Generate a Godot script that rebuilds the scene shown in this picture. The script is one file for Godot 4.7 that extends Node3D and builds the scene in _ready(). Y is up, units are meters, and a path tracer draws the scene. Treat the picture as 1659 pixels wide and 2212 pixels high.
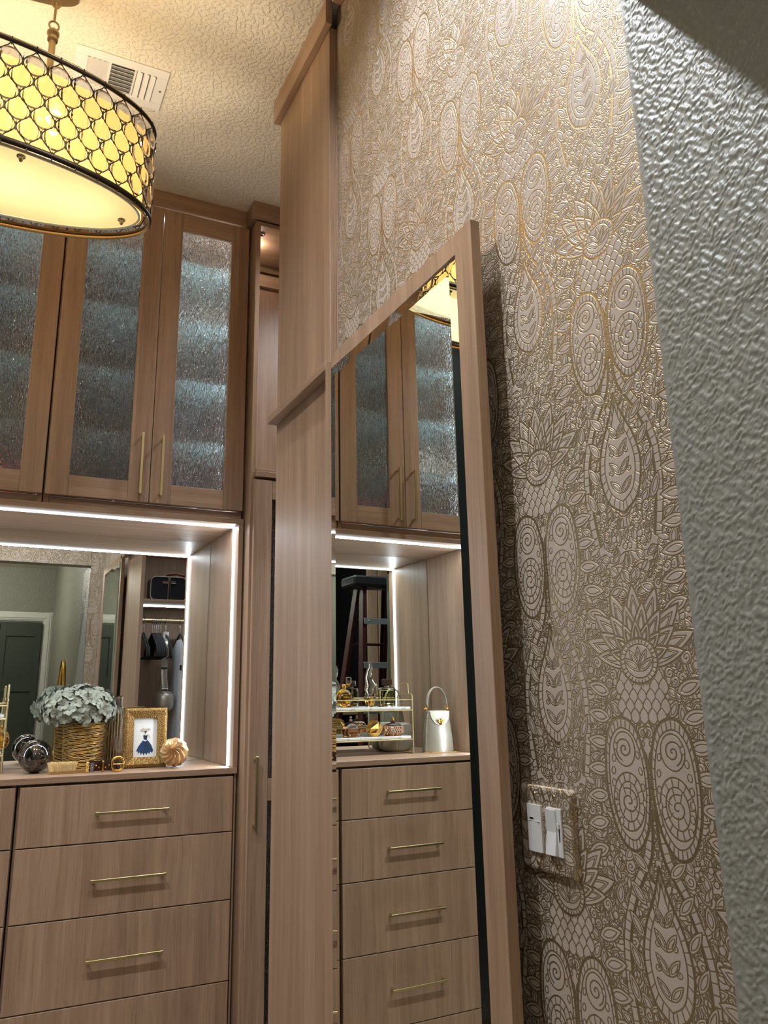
extends Node3D
# Dressing room seen from its doorway: x runs along the cabinet wall, y up, z from the cabinet doors (0) towards the doorway.

const CEIL := 3.505          # ceiling height
const COUNTER := 1.199       # top of the counter
const NICHE_BACK := -0.4183  # glass of the mirror in the niche
const JAMB := -0.088         # face of the grey wall beside the doorway
const FRONT := 2.27          # room side of the doorway wall

var rng := RandomNumberGenerator.new()
var M := {}
var taken := {}
var shared := {}

func _ready() -> void:
	rng.seed = 7
	make_camera()
	make_light()
	make_materials()
	room_shell()
	hall()
	upper_cabinets()
	vanity()
	tall_cabinet()
	closet()
	wall_mirror()
	switches()
	chandelier()
	ceiling_vent()
	counter_things()
	perfume_things()
	stored_things()
	closet_things()
	ladder_corner()

func make_camera() -> void:
	var cam := Camera3D.new()
	cam.name = "camera"
	var f := 1683.54        # focal length in pixels of the 1659 x 2212 picture
	cam.projection = Camera3D.PROJECTION_FRUSTUM
	cam.near = 0.05
	cam.far = 60.0
	cam.keep_aspect = Camera3D.KEEP_HEIGHT
	cam.size = 0.05 * 2212.0 / f
	cam.frustum_offset = Vector2(54.447, -32.3315) * 0.05 / f
	cam.transform = Transform3D(Basis(Vector3(0.904558, -0.011655, 0.426191), Vector3(-0.09457, 0.96924, 0.227222), Vector3(-0.41573, -0.24584, 0.875632)), Vector3(-0.79755, 1.45086, 2.90289))
	cam.current = true
	add_child(cam)

func make_light() -> void:
	var we := WorldEnvironment.new()
	we.name = "environment"
	var e := Environment.new()
	e.background_mode = Environment.BG_COLOR
	e.background_color = Color(0.0, 0.0, 0.0)
	e.tonemap_mode = Environment.TONE_MAPPER_LINEAR
	e.tonemap_exposure = 1.0
	e.sdfgi_enabled = true
	e.ssao_enabled = true
	e.ssil_enabled = true
	we.environment = e
	add_child(we)

# ---------------------------------------------------------------- nodes
func numbered(n: String) -> String:
	var k: int = taken.get(n, 0)
	taken[n] = k + 1
	return n if k == 0 else "%s_%03d" % [n, k]

func tag(o: Node3D, label: String, category: String, group := "") -> Node3D:
	o.set_meta("label", label)
	o.set_meta("category", category)
	if group != "":
		o.set_meta("group", group)
	return o

func thing(called: String, label: String, category: String, at := Vector3.ZERO, group := "") -> Node3D:
	var o := Node3D.new()
	o.name = numbered(called)
	add_child(o)
	o.position = at
	tag(o, label, category, group)
	return o

# commits a SurfaceTool built in room coordinates as one mesh; under a parent it is moved back by where that parent stands
func obj(called: String, st, m: Material, parent: Node3D = null) -> MeshInstance3D:
	var o := MeshInstance3D.new()
	if st is SurfaceTool:
		o.mesh = st.commit()
	else:
		o.mesh = st
	o.material_override = m
	o.cast_shadow = GeometryInstance3D.SHADOW_CASTING_SETTING_ON
	if parent == null:
		o.name = numbered(called)
		add_child(o)
	else:
		o.name = called
		parent.add_child(o, true)
		var p: Node3D = parent
		var off := Vector3.ZERO
		while p != self:
			off += p.position
			p = p.get_parent() as Node3D
		o.position = -off
	return o

# the same for geometry already in the parent's own axes
func own(called: String, st, m: Material, parent: Node3D, at := Vector3.ZERO) -> MeshInstance3D:
	var o := MeshInstance3D.new()
	o.mesh = st.commit() if st is SurfaceTool else st
	o.material_override = m
	o.name = called
	o.position = at
	parent.add_child(o, true)
	return o

func struct(called: String, st, m: Material) -> MeshInstance3D:
	var o := obj(called, st, m)
	o.set_meta("kind", "structure")
	return o

func dup(src: Node3D, at: Vector3, label: String, group := "") -> Node3D:
	var c: Node3D = src.duplicate()
	c.name = numbered(String(src.get_meta("base_name")))
	add_child(c)
	c.position = at
	tag(c, label, String(src.get_meta("category")), group)
	return c

# ---------------------------------------------------------------- shapes
func mb() -> SurfaceTool:
	var st := SurfaceTool.new()
	st.begin(Mesh.PRIMITIVE_TRIANGLES)
	return st

func tri(st: SurfaceTool, a: Vector3, b: Vector3, c: Vector3, n: Vector3, ua := Vector2.ZERO, ub := Vector2.ZERO, uc := Vector2.ZERO) -> void:
	# front faces run clockwise seen from outside
	if (b - a).cross(c - a).dot(n) > 0.0:
		var t := b; b = c; c = t
		var tu := ub; ub = uc; uc = tu
	st.set_normal(n); st.set_uv(ua); st.add_vertex(a)
	st.set_normal(n); st.set_uv(ub); st.add_vertex(b)
	st.set_normal(n); st.set_uv(uc); st.add_vertex(c)

func quad(st: SurfaceTool, a: Vector3, b: Vector3, c: Vector3, d: Vector3, n: Vector3, uv: Array) -> void:
	tri(st, a, b, c, n, uv[0], uv[1], uv[2])
	tri(st, a, c, d, n, uv[0], uv[2], uv[3])

# a box from lo to hi with chamfered edges; uv in metres, v along the grain axis (0 x, 1 y, 2 z)
func bx(st: SurfaceTool, lo: Vector3, hi: Vector3, ch := 0.001, grain := 1, xf := Transform3D()) -> SurfaceTool:
	var off := Vector2(rng.randf() * 3.0, rng.randf() * 3.0)
	var c := (lo + hi) * 0.5
	var h := (hi - lo) * 0.5
	ch = minf(ch, minf(h.x, minf(h.y, h.z)) * 0.6)
	var P := func(sx: float, sy: float, sz: float, ax: int) -> Vector3:
		var v := Vector3(sx * (h.x - ch), sy * (h.y - ch), sz * (h.z - ch))
		v[ax] = h[ax] * [sx, sy, sz][ax]
		return c + v
	var U := func(p: Vector3, ax: int) -> Vector2:
		var q := p + Vector3(0.013, 0.017, 0.011)
		if ax == grain:
			return Vector2(q[(ax + 1) % 3], q[(ax + 2) % 3]) + off
		var o: int = 3 - ax - grain
		return Vector2(q[o], q[grain]) + off
	for ax in 3:
		var i := (ax + 1) % 3
		var j := (ax + 2) % 3
		for s in [-1.0, 1.0]:
			var pts := []
			for k in [[-1, -1], [1, -1], [1, 1], [-1, 1]]:
				var q := [0.0, 0.0, 0.0]
				q[ax] = s; q[i] = float(k[0]); q[j] = float(k[1])
				pts.append(P.call(q[0], q[1], q[2], ax))
			var n := Vector3.ZERO
			n[ax] = s
			var uv := []
			for p in pts: uv.append(U.call(p, ax))
			quad(st, xf * pts[0], xf * pts[1], xf * pts[2], xf * pts[3], xf.basis * n, uv)
	if ch > 0.00005:
		for ax in 3:           # edges along ax
			var i := (ax + 1) % 3
			var j := (ax + 2) % 3
			for si in [-1.0, 1.0]:
				for sj in [-1.0, 1.0]:
					var a := [0.0, 0.0, 0.0]
					a[i] = si; a[j] = sj
					var pts := []
					for q in [[-1.0, i], [1.0, i], [1.0, j], [-1.0, j]]:
						a[ax] = q[0]
						pts.append(P.call(a[0], a[1], a[2], q[1]))
					var n := Vector3.ZERO
					n[i] = si; n[j] = sj
					var uv := []
					for p in pts: uv.append(U.call(p, j if i != grain else j))
					quad(st, xf * pts[0], xf * pts[1], xf * pts[2], xf * pts[3], (xf.basis * n).normalized(), uv)
		for sx in [-1.0, 1.0]:
			for sy in [-1.0, 1.0]:
				for sz in [-1.0, 1.0]:
					tri(st, xf * (P.call(sx, sy, sz, 0) as Vector3), xf * (P.call(sx, sy, sz, 1) as Vector3), xf * (P.call(sx, sy, sz, 2) as Vector3), (xf.basis * Vector3(sx, sy, sz)).normalized())
	return st

func box(lo: Vector3, hi: Vector3, ch := 0.001, grain := 1) -> SurfaceTool:
	return bx(mb(), lo, hi, ch, grain)

# a smooth tube along points
func tube(st: SurfaceTool, pts: PackedVector3Array, r, n := 8, closed := false, cap := true, flat := Vector2(1, 1), up := Vector3.ZERO) -> SurfaceTool:
	var m := pts.size()
	var rings := []
	var prev := up
	for k in m:
		var a: Vector3 = pts[(k - 1 + m) % m] if (closed or k > 0) else pts[k]
		var b: Vector3 = pts[(k + 1) % m] if (closed or k < m - 1) else pts[k]
		var t := (b - a).normalized()
		if prev == Vector3.ZERO:
			prev = Vector3.UP if absf(t.y) < 0.9 else Vector3.RIGHT
		var x := prev - t * prev.dot(t)
		if x.length() < 1e-4:
			x = t.cross(Vector3(0.3, 0.9, 0.2))
		x = x.normalized()
		prev = x
		var y := t.cross(x)
		var rr: float = r[k] if r is Array or r is PackedFloat32Array else r
		var ring := []
		for q in n:
			var an := TAU * (q + 0.5) / n
			var d := x * cos(an) * flat.x + y * sin(an) * flat.y
			ring.append([pts[k] + d * rr, (x * cos(an) / flat.x + y * sin(an) / flat.y).normalized()])
		rings.append(ring)
	var last := m if closed else m - 1
	for k in last:
		var A: Array = rings[k]
		var B: Array = rings[(k + 1) % m]
		for q in n:
			var w := (q + 1) % n
			smooth_quad(st, A[q], A[w], B[w], B[q], Vector4(float(q) / n, float(k), float(q + 1) / n, float(k + 1)))
	if cap and not closed:
		for e in [0, m - 1]:
			var nrm: Vector3 = (pts[0] - pts[1]).normalized() if e == 0 else (pts[m - 1] - pts[m - 2]).normalized()
			for q in range(1, n - 1):
				tri(st, rings[e][0][0], rings[e][q][0], rings[e][q + 1][0], nrm)
	return st

func smooth_quad(st: SurfaceTool, a: Array, b: Array, c: Array, d: Array, uv := Vector4(0, 0, 1, 1)) -> void:
	var n: Vector3 = a[1] + b[1] + c[1] + d[1]
	var A := [a[0], a[1], Vector2(uv.x, uv.y)]
	var B := [b[0], b[1], Vector2(uv.z, uv.y)]
	var Cc := [c[0], c[1], Vector2(uv.z, uv.w)]
	var D := [d[0], d[1], Vector2(uv.x, uv.w)]
	for t in [[A, B, Cc], [A, Cc, D]]:
		var p: Array = t[0]
		var q: Array = t[1]
		var r: Array = t[2]
		if ((q[0] as Vector3) - p[0]).cross((r[0] as Vector3) - p[0]).dot(n) > 0.0:
			var s := q; q = r; r = s
		for v in [p, q, r]:
			st.set_normal(v[1]); st.set_uv(v[2]); st.add_vertex(v[0])

# turned shape: profile of (radius, height) pairs about a vertical axis at c; sx and sz squash it to an oval
func lathe(st: SurfaceTool, c: Vector3, prof: Array, n := 32, sx := 1.0, sz := 1.0, rot := 0.0) -> SurfaceTool:
	var rings := []
	var m := prof.size()
	for k in m:
		var p: Vector2 = prof[k]
		var a: Vector2 = prof[maxi(k - 1, 0)]
		var b: Vector2 = prof[mini(k + 1, m - 1)]
		var t := (b - a).normalized()
		var ring := []
		for q in n:
			var an := TAU * q / n
			var dir := Vector3(cos(an) * sx, 0, sin(an) * sz)
			var nn := Vector3(cos(an) / sx * t.y, -t.x, sin(an) / sz * t.y)
			if p.x < 1e-6:
				nn = Vector3(0, 1 if k > 0 else -1, 0)
			ring.append([c + (dir * p.x).rotated(Vector3.UP, rot) + Vector3(0, p.y, 0), nn.normalized().rotated(Vector3.UP, rot)])
		rings.append(ring)
	for k in m - 1:
		for q in n:
			var w := (q + 1) % n
			smooth_quad(st, rings[k][q], rings[k][w], rings[k + 1][w], rings[k + 1][q], Vector4(float(q) / n, (prof[k] as Vector2).y * 10, float(q + 1) / n, (prof[k + 1] as Vector2).y * 10))
	return st

func ball(st: SurfaceTool, c: Vector3, r: Vector3, n := 20, basis := Basis()) -> SurfaceTool:
	var rings := []
	for k in n / 2 + 1:
		var th := PI * k / (n / 2)
		var ring := []
		for q in n:
			var an := TAU * q / n
			var d := Vector3(sin(th) * cos(an), cos(th), sin(th) * sin(an))
			ring.append([c + basis * (d * r), (basis * (d / r)).normalized()])
		rings.append(ring)
	for k in n / 2:
		for q in n:
			smooth_quad(st, rings[k][q], rings[k][(q + 1) % n], rings[k + 1][(q + 1) % n], rings[k + 1][q], Vector4(float(q) / n, float(k) * 2 / n, float(q + 1) / n, float(k + 1) * 2 / n))
	return st

# a convex or simple outline in a plane, pushed out to a thickness; xf maps (x, y, 0) to the room
func slab(st: SurfaceTool, outline: PackedVector2Array, th: float, xf: Transform3D, ch := 0.0) -> SurfaceTool:
	var idx := Geometry2D.triangulate_polygon(outline)
	var inner := outline
	if ch > 0.0:
		var o2 := Geometry2D.offset_polygon(outline, -ch)
		if o2.size() == 1 and (o2[0] as PackedVector2Array).size() == outline.size():
			inner = outline
	for s in [0.0, 1.0]:
		var n := xf.basis * Vector3(0, 0, 1 if s > 0.5 else -1)
		for k in range(0, idx.size(), 3):
			var a := inner[idx[k]]
			var b := inner[idx[k + 1]]
			var c := inner[idx[k + 2]]
			tri(st, xf * Vector3(a.x, a.y, th * s), xf * Vector3(b.x, b.y, th * s), xf * Vector3(c.x, c.y, th * s), n, a, b, c)
	var m := outline.size()
	var ccw := 0.0
	for k in m: ccw += outline[k].cross(outline[(k + 1) % m])
	for k in m:
		var a := outline[k]
		var b := outline[(k + 1) % m]
		var d := (b - a).normalized()
		var n2 := Vector2(d.y, -d.x) * signf(ccw)
		quad(st, xf * Vector3(a.x, a.y, 0), xf * Vector3(b.x, b.y, 0), xf * Vector3(b.x, b.y, th), xf * Vector3(a.x, a.y, th), xf.basis * Vector3(n2.x, n2.y, 0), [a, b, b, a])
	return st

func round_rect(w: float, h: float, r: float, n := 5) -> PackedVector2Array:
	var out := PackedVector2Array()
	for q in [[1, 1, 0], [-1, 1, 1], [-1, -1, 2], [1, -1, 3]]:
		for k in n + 1:
			var an: float = (float(q[2]) + float(k) / n) * PI / 2
			out.append(Vector2(q[0] * (w / 2 - r), q[1] * (h / 2 - r)) + Vector2(cos(an), sin(an)) * r)
	return out

# ---------------------------------------------------------------- materials
func mat(n: String, c: Color, rough := 0.5, metal := 0.0) -> StandardMaterial3D:
	var m := StandardMaterial3D.new()
	m.resource_name = n
	m.albedo_color = c
	m.roughness = rough
	m.metallic = metal
	M[n] = m
	return m

func glow(n: String, c: Color, e: float) -> StandardMaterial3D:
	var m := mat(n, c, 0.4)
	m.emission_enabled = true
	m.emission = c
	m.emission_energy_multiplier = e
	return m

func solid_glass(n: String, c: Color, scale := 0.05, rough := 0.0) -> StandardMaterial3D:
	var m := mat(n, c, rough)
	m.refraction_enabled = true
	m.refraction_scale = scale
	m.albedo_color.a = 0.0
	return m

func noise_tex(freq: float, type := FastNoiseLite.TYPE_SIMPLEX_SMOOTH, side := 512, oct := 3, ramp: Gradient = null, seed_ := 1) -> NoiseTexture2D:
	var n := FastNoiseLite.new()
	n.seed = seed_
	n.noise_type = type
	n.frequency = freq
	n.fractal_octaves = oct
	if type == FastNoiseLite.TYPE_CELLULAR:
		n.cellular_return_type = FastNoiseLite.RETURN_DISTANCE2_SUB
		n.fractal_type = FastNoiseLite.FRACTAL_NONE
	var t := NoiseTexture2D.new()
	t.width = side
	t.height = side
	t.seamless = true
	t.noise = n
	if ramp:
		t.color_ramp = ramp
	return t

func ramp(stops: Array) -> Gradient:
	var g := Gradient.new()
	var o := PackedFloat32Array()
	var c := PackedColorArray()
	for s in stops:
		o.append(s[0]); c.append(s[1])
	g.offsets = o
	g.colors = c
	return g

func make_materials() -> void:
	wood_materials()
	wallpaper_material()
	var m := mat("grey_paint", Color(0.56, 0.56, 0.515), 0.42)
	m.heightmap_enabled = true
	m.heightmap_texture = noise_tex(0.02, FastNoiseLite.TYPE_SIMPLEX_SMOOTH, 512, 4, null, 5)
	m.heightmap_scale = 0.35
	m.uv1_triplanar = true
	m.uv1_world_triplanar = true
	m.uv1_scale = Vector3(5, 5, 5)
	m = mat("grey_plaster", Color(0.515, 0.51, 0.475), 0.38)
	m = mat("ceiling_paint", Color(0.86, 0.83, 0.77), 0.75)
	m.heightmap_enabled = true
	m.heightmap_texture = noise_tex(0.028, FastNoiseLite.TYPE_SIMPLEX_SMOOTH, 512, 3, ramp([[0.0, Color.BLACK], [0.42, Color(0.1, 0.1, 0.1)], [0.62, Color(0.85, 0.85, 0.85)], [1.0, Color.WHITE]]), 9)
	m.heightmap_scale = 0.22
	m.uv1_triplanar = true
	m.uv1_world_triplanar = true
	m.uv1_scale = Vector3(3.6, 3.6, 3.6)
	mat("dark_gloss", Color(0.07, 0.085, 0.08), 0.3)
	mat("grey_board", Color(0.10, 0.105, 0.12), 0.45)
	mat("white_paint", Color(0.86, 0.86, 0.84), 0.4)
	mat("vent_metal", Color(0.86, 0.85, 0.84), 0.42)
	mat("duct_steel", Color(0.55, 0.56, 0.57), 0.5, 0.6)
	mat("door_green", Color(0.235, 0.265, 0.225), 0.45)
	mat("floor_wood", Color(0.62, 0.55, 0.47), 0.5)
	mat("mirror", Color(0.93, 0.95, 0.94), 0.0, 1.0)
	mat("mirror_edge", Color(0.55, 0.68, 0.64), 0.15, 0.4)
	mat("brass", Color(0.80, 0.74, 0.56), 0.34, 1.0)
	mat("bronze_iron", Color(0.20, 0.165, 0.125), 0.42, 0.85)
	mat("champagne", Color(0.66, 0.58, 0.44), 0.34, 0.9)
	mat("gold_metal", Color(0.88, 0.70, 0.38), 0.24, 1.0)
	glow("led", Color(0.90, 0.95, 1.0), 9.0)
	m = mat("diffuser", Color(0.90, 0.89, 0.72), 0.35)
	m.backlight_enabled = true
	m.backlight = Color(0.46, 0.455, 0.36)
	m = mat("amber_shade", Color(0.92, 0.80, 0.56), 0.55)
	m.backlight_enabled = true
	m.backlight = Color(0.62, 0.50, 0.31)
	glow("bulb", Color(1.0, 0.86, 0.62), 3.0)
	glow("can_lens", Color(0.97, 0.98, 1.0), 6.0)
	solid_glass("crystal", Color(1, 1, 1), 0.036)
	solid_glass("clear_glass", Color(1, 1, 1), 0.05)
	solid_glass("amber_liquid", Color(0.93, 0.72, 0.22), 0.035)
	solid_glass("rose_liquid", Color(0.92, 0.66, 0.42), 0.035)
	solid_glass("green_liquid", Color(0.88, 0.90, 0.66), 0.035)
	m = solid_glass("smoke_glass", Color(0.80, 0.78, 0.74), 0.05)
	m = solid_glass("rain_glass", Color(0.90, 0.93, 0.95), 0.05)
	m.heightmap_enabled = true
	m.heightmap_texture = rain_texture()
	m.heightmap_scale = 0.9
	m.uv1_scale = Vector3(1.0 / 0.24, 1.0 / 0.48, 1)
	m = mat("shelf_glass", Color(0.75, 0.85, 0.84, 0.35), 0.05)
	m.transparency = BaseMaterial3D.TRANSPARENCY_ALPHA
	mat("black_leather", Color(0.035, 0.035, 0.04), 0.38)
	mat("black_felt", Color(0.025, 0.025, 0.028), 0.85)
	mat("navy_leather", Color(0.10, 0.11, 0.14), 0.3)
	mat("silver_leather", Color(0.78, 0.76, 0.72), 0.28, 0.55)
	mat("pearl_leather", Color(0.70, 0.68, 0.62), 0.34, 0.6)
	mat("crimson_leather", Color(0.62, 0.05, 0.16), 0.45)
	mat("olive_leather", Color(0.22, 0.24, 0.12), 0.5)
	mat("tan_leather", Color(0.45, 0.22, 0.10), 0.5)
	mat("white_strap", Color(0.82, 0.84, 0.84), 0.4)
	mat("brown_leather", Color(0.17, 0.075, 0.045), 0.4)
	mat("white_cloth", Color(0.86, 0.87, 0.90), 0.85)
	mat("grey_cloth", Color(0.50, 0.52, 0.55), 0.85)
	mat("pink_cloth", Color(0.72, 0.55, 0.66), 0.7)
	mat("dark_cloth", Color(0.05, 0.06, 0.09), 0.8)
	mat("chrome", Color(0.85, 0.85, 0.86), 0.12, 1.0)
	mat("marble", Color(0.86, 0.85, 0.83), 0.2)
	m.resource_name = "rain_glass"
	M["marble"].albedo_texture = noise_tex(0.006, FastNoiseLite.TYPE_SIMPLEX, 256, 5, ramp([[0.0, Color(1, 1, 1)], [0.46, Color(1, 1, 1)], [0.5, Color(0.75, 0.75, 0.76)], [0.54, Color(1, 1, 1)], [1.0, Color(0.96, 0.96, 0.96)]]), 3)
	M["marble"].uv1_triplanar = true
	M["marble"].uv1_scale = Vector3(4, 4, 4)
	m = mat("swirl_ball", Color(1, 1, 1), 0.1, 0.35)
	m.albedo_texture = noise_tex(0.008, FastNoiseLite.TYPE_SIMPLEX, 256, 4, ramp([[0.0, Color(0.06, 0.05, 0.045)], [0.45, Color(0.11, 0.095, 0.085)], [0.5, Color(0.5, 0.46, 0.41)], [0.55, Color(0.12, 0.10, 0.09)], [0.7, Color(0.30, 0.26, 0.22)], [1.0, Color(0.06, 0.05, 0.05)]]), 11)
	m.uv1_scale = Vector3(2, 1, 1)
	m.clearcoat_enabled = true
	m.clearcoat = 1.0
	m.clearcoat_roughness = 0.04
	mat("mercury_gold", Color(0.78, 0.64, 0.46), 0.28, 0.5)
	mat("mercury_silver", Color(0.62, 0.62, 0.58), 0.18, 0.8)
	mat("petal", Color(0.60, 0.62, 0.57), 0.75)
	M["petal"].backlight_enabled = true
	M["petal"].backlight = Color(0.22, 0.23, 0.2)
	M["petal"].vertex_color_use_as_albedo = true
	mat("stem_green", Color(0.30, 0.33, 0.22), 0.7)
	mat("woven_gold", Color(0.74, 0.60, 0.34), 0.4, 0.7)
	mat("pot_lining", Color(0.28, 0.22, 0.13), 0.8)
	m = mat("crackle_gold", Color(0.62, 0.49, 0.28), 0.38, 0.7)
	m.heightmap_enabled = true
	m.heightmap_texture = noise_tex(0.05, FastNoiseLite.TYPE_CELLULAR, 256, 1, ramp([[0.0, Color.BLACK], [0.14, Color(0.75, 0.75, 0.75)], [0.3, Color.WHITE], [1.0, Color.WHITE]]), 4)
	m.heightmap_scale = 0.16
	m.albedo_texture = noise_tex(0.05, FastNoiseLite.TYPE_CELLULAR, 256, 1, ramp([[0.0, Color(0.45, 0.36, 0.22)], [0.1, Color(0.8, 0.78, 0.7)], [0.2, Color(1, 1, 1)], [1.0, Color(1, 1, 1)]]), 4)
	m.uv1_triplanar = true
	m.uv1_scale = Vector3(11, 11, 11)
	mat("paper", Color(0.84, 0.84, 0.82), 0.8)
	mat("ink_dark", Color(0.05, 0.06, 0.09), 0.8)
	mat("paint_blue", Color(0.10, 0.22, 0.37), 0.8)
	mat("paint_deep", Color(0.05, 0.11, 0.20), 0.8)
	mat("paint_cream", Color(0.70, 0.66, 0.60), 0.8)
	mat("brush_wood", Color(0.58, 0.44, 0.24), 0.4)
	mat("bristle", Color(0.90, 0.79, 0.58), 0.7)
	mat("lens_black", Color(0.02, 0.02, 0.02), 0.2)
	mat("switch_white", Color(0.80, 0.80, 0.80), 0.35)
	mat("cap_brown", Color(0.23, 0.16, 0.12), 0.3, 0.3)
	mat("cap_black", Color(0.03, 0.03, 0.03), 0.25)
	mat("ladder_red", Color(0.20, 0.035, 0.03), 0.45)
	mat("ladder_steel", Color(0.72, 0.73, 0.74), 0.38, 0.8)
	mat("ladder_black", Color(0.05, 0.055, 0.065), 0.5)
	mat("purple_ribbon", Color(0.32, 0.05, 0.16), 0.5)
	mat("lace_glass", Color(0.86, 0.72, 0.60), 0.3, 0.3)
	m = mat("ribbed_glass", Color(1, 1, 1), 0.04)
	m.refraction_enabled = true
	m.refraction_scale = 0.05
	m.albedo_color = Color(0.82, 0.76, 0.66, 0.0)

func wood_image(seed_: int, cathedral: float) -> ImageTexture:
	# 0.6 m across the grain, 1.8 m along it
	var w := 512
	var h := 1024
	var fine := FastNoiseLite.new()
	fine.seed = seed_
	fine.frequency = 1.0
	fine.fractal_octaves = 2
	var broad := FastNoiseLite.new()
	broad.seed = seed_ + 1
	broad.frequency = 1.0
	broad.fractal_octaves = 3
	var data := PackedByteArray()
	data.resize(w * h * 3)
	var at := 0
	for y in h:
		var cv := cos(TAU * y / h)
		var sv := sin(TAU * y / h)
		for x in w:
			var u := 0.6 * x / w
			var wob := broad.get_noise_3d(u * 4.0, cv * 0.46, sv * 0.46) * 0.012
			var ring := broad.get_noise_3d((u + wob) * 34.0, cv * 0.17 + cathedral * sin(u * 9.0) * 0.35, sv * 0.17)
			var band := broad.get_noise_3d(u * 9.0 + 40.0, cv * 0.1, sv * 0.1)
			var st := fine.get_noise_3d((u + wob * 0.6) * 210.0, cv * 1.3, sv * 1.3)
			var pore := fine.get_noise_3d(u * 520.0, cv * 3.2, sv * 3.2)
			var t := 0.5 + 0.30 * ring + 0.28 * band + 0.20 * st + 0.10 * pore
			if st < -0.42:
				t -= 0.10
			t = clampf(t, 0.0, 1.0)
			data[at] = int(lerpf(128.0, 178.0, t))
			data[at + 1] = int(lerpf(101.0, 149.0, t))
			data[at + 2] = int(lerpf(80.0, 124.0, t))
			at += 3
	return ImageTexture.create_from_image(Image.create_from_data(w, h, false, Image.FORMAT_RGB8, data))

func wood_materials() -> void:
	var a := wood_image(3, 0.0)
	var b := wood_image(21, 1.0)
	for q in [["wood", a, 0.42], ["wood_front", b, 0.45], ["wood_inside", b, 0.6]]:
		var m := mat(q[0], Color(1, 1, 1), q[2])
		m.albedo_texture = q[1]
		m.uv1_scale = Vector3(1.0 / 0.6, 1.0 / 1.8, 1)
		m.heightmap_enabled = true
		m.heightmap_texture = q[1]
		m.heightmap_scale = 0.03

func rain_texture() -> ImageTexture:
	# rain glass: long uneven runs of melted glass, 0.16 m x 0.32 m
	var w := 320
	var h := 640
	var n := FastNoiseLite.new()
	n.seed = 12
	n.frequency = 1.0
	n.fractal_octaves = 2
	var c := FastNoiseLite.new()
	c.seed = 5
	c.frequency = 1.0
	c.noise_type = FastNoiseLite.TYPE_SIMPLEX
	c.fractal_octaves = 1
	var data := PackedByteArray()
	data.resize(w * h)
	for y in h:
		for x in w:
			# four taps blended so that the sheet repeats without a seam
			var v := 0.0
			var fx := float(x) / w
			var fy := float(y) / h
			for q in [[0, 0], [1, 0], [0, 1], [1, 1]]:
				var px: float = x - w * q[0]
				var py: float = y - h * q[1]
				var wgt: float = (fx if q[0] == 1 else 1.0 - fx) * (fy if q[1] == 1 else 1.0 - fy)
				var wob := c.get_noise_2d(px * 0.02, py * 0.02) * 6.0
				v += wgt * (0.8 * n.get_noise_2d((px + wob) * 0.12, py * 0.0115) + 0.2 * c.get_noise_2d(px * 0.26, py * 0.03))
			data[y * w + x] = int(clampf(0.5 + v * 0.9, 0.0, 1.0) * 255.0)
	return ImageTexture.create_from_image(Image.create_from_data(w, h, false, Image.FORMAT_L8, data))

# ---------------------------------------------------------------- wallpaper: embossed scrolls and petals, gold lines between raised pads
# The drawing repeats every 0.36 m across and 0.64 m up, mirrored about two axes with a half drop,
# so only a strip 0.09 m wide is drawn: 288 x 2048 cells, 3200 cells a metre.
var wp := PackedFloat32Array()

func wp_cell(px: int, py: int) -> int:
	var x := posmod(px, 1152)
	if x >= 576:
		x = 1151 - x
	if x >= 288:
		x = 575 - x
		py += 1024
	return posmod(py, 2048) * 288 + x

func wp_fill(p: PackedVector2Array) -> void:
	var lo := p[0]
	var hi := p[0]
	for q in p:
		lo = lo.min(q)
		hi = hi.max(q)
	var m := p.size()
	for r in range(int(floor(lo.y * 3200)), int(ceil(hi.y * 3200)) + 1):
		var y := (r + 0.5) / 3200.0
		var xs := []
		for k in m:
			var a := p[k]
			var b := p[(k + 1) % m]
			if (a.y > y) != (b.y > y):
				xs.append(a.x + (y - a.y) / (b.y - a.y) * (b.x - a.x))
		xs.sort()
		for k in range(0, xs.size() - 1, 2):
			for c in range(int(ceil(xs[k] * 3200 - 0.5)), int(floor(xs[k + 1] * 3200 - 0.5)) + 1):
				wp[wp_cell(c, r)] = 0.0

func wp_line(p: PackedVector2Array, w: float, closed := false) -> void:
	var m := p.size()
	var pad := w * 0.5 + 0.0004
	for k in (m if closed else m - 1):
		var a := p[k]
		var b := p[(k + 1) % m]
		var d := b - a
		var l2 := maxf(d.length_squared(), 1e-12)
		for r in range(int(floor((minf(a.y, b.y) - pad) * 3200)), int(ceil((maxf(a.y, b.y) + pad) * 3200)) + 1):
			for c in range(int(floor((minf(a.x, b.x) - pad) * 3200)), int(ceil((maxf(a.x, b.x) + pad) * 3200)) + 1):
				var q := Vector2((c + 0.5) / 3200.0, (r + 0.5) / 3200.0)
				var t := clampf((q - a).dot(d) / l2, 0.0, 1.0)
				var v := 0.5 + (w * 0.5 - (q - a - d * t).length()) / 0.0007
				if v > 0.0:
					var i := wp_cell(c, r)
					if v > wp[i]:
						wp[i] = minf(v, 1.0)

func wp_shape(p: PackedVector2Array, w: float) -> void:
	wp_fill(p)
	wp_line(p, w, true)

func oval(c: Vector2, r: Vector2, rot := 0.0, n := 20) -> PackedVector2Array:
	var out := PackedVector2Array()
	for k in n:
		var a := TAU * k / n
		out.append(c + (Vector2(cos(a), sin(a)) * r).rotated(rot))
	return out

# a pointed petal from its foot, leaning along an angle measured from straight up
func petal(foot: Vector2, len_: float, wid: float, lean: float, n := 9) -> PackedVector2Array:
	var out := PackedVector2Array()
	for s in [1.0, -1.0]:
		for k in n:
			var t := float(k) / n if s > 0 else 1.0 - float(k) / n
			out.append(foot + Vector2(s * wid * 0.5 * pow(sin(PI * pow(t, 0.85)), 0.8), t * len_).rotated(-lean))
	return out

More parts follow.
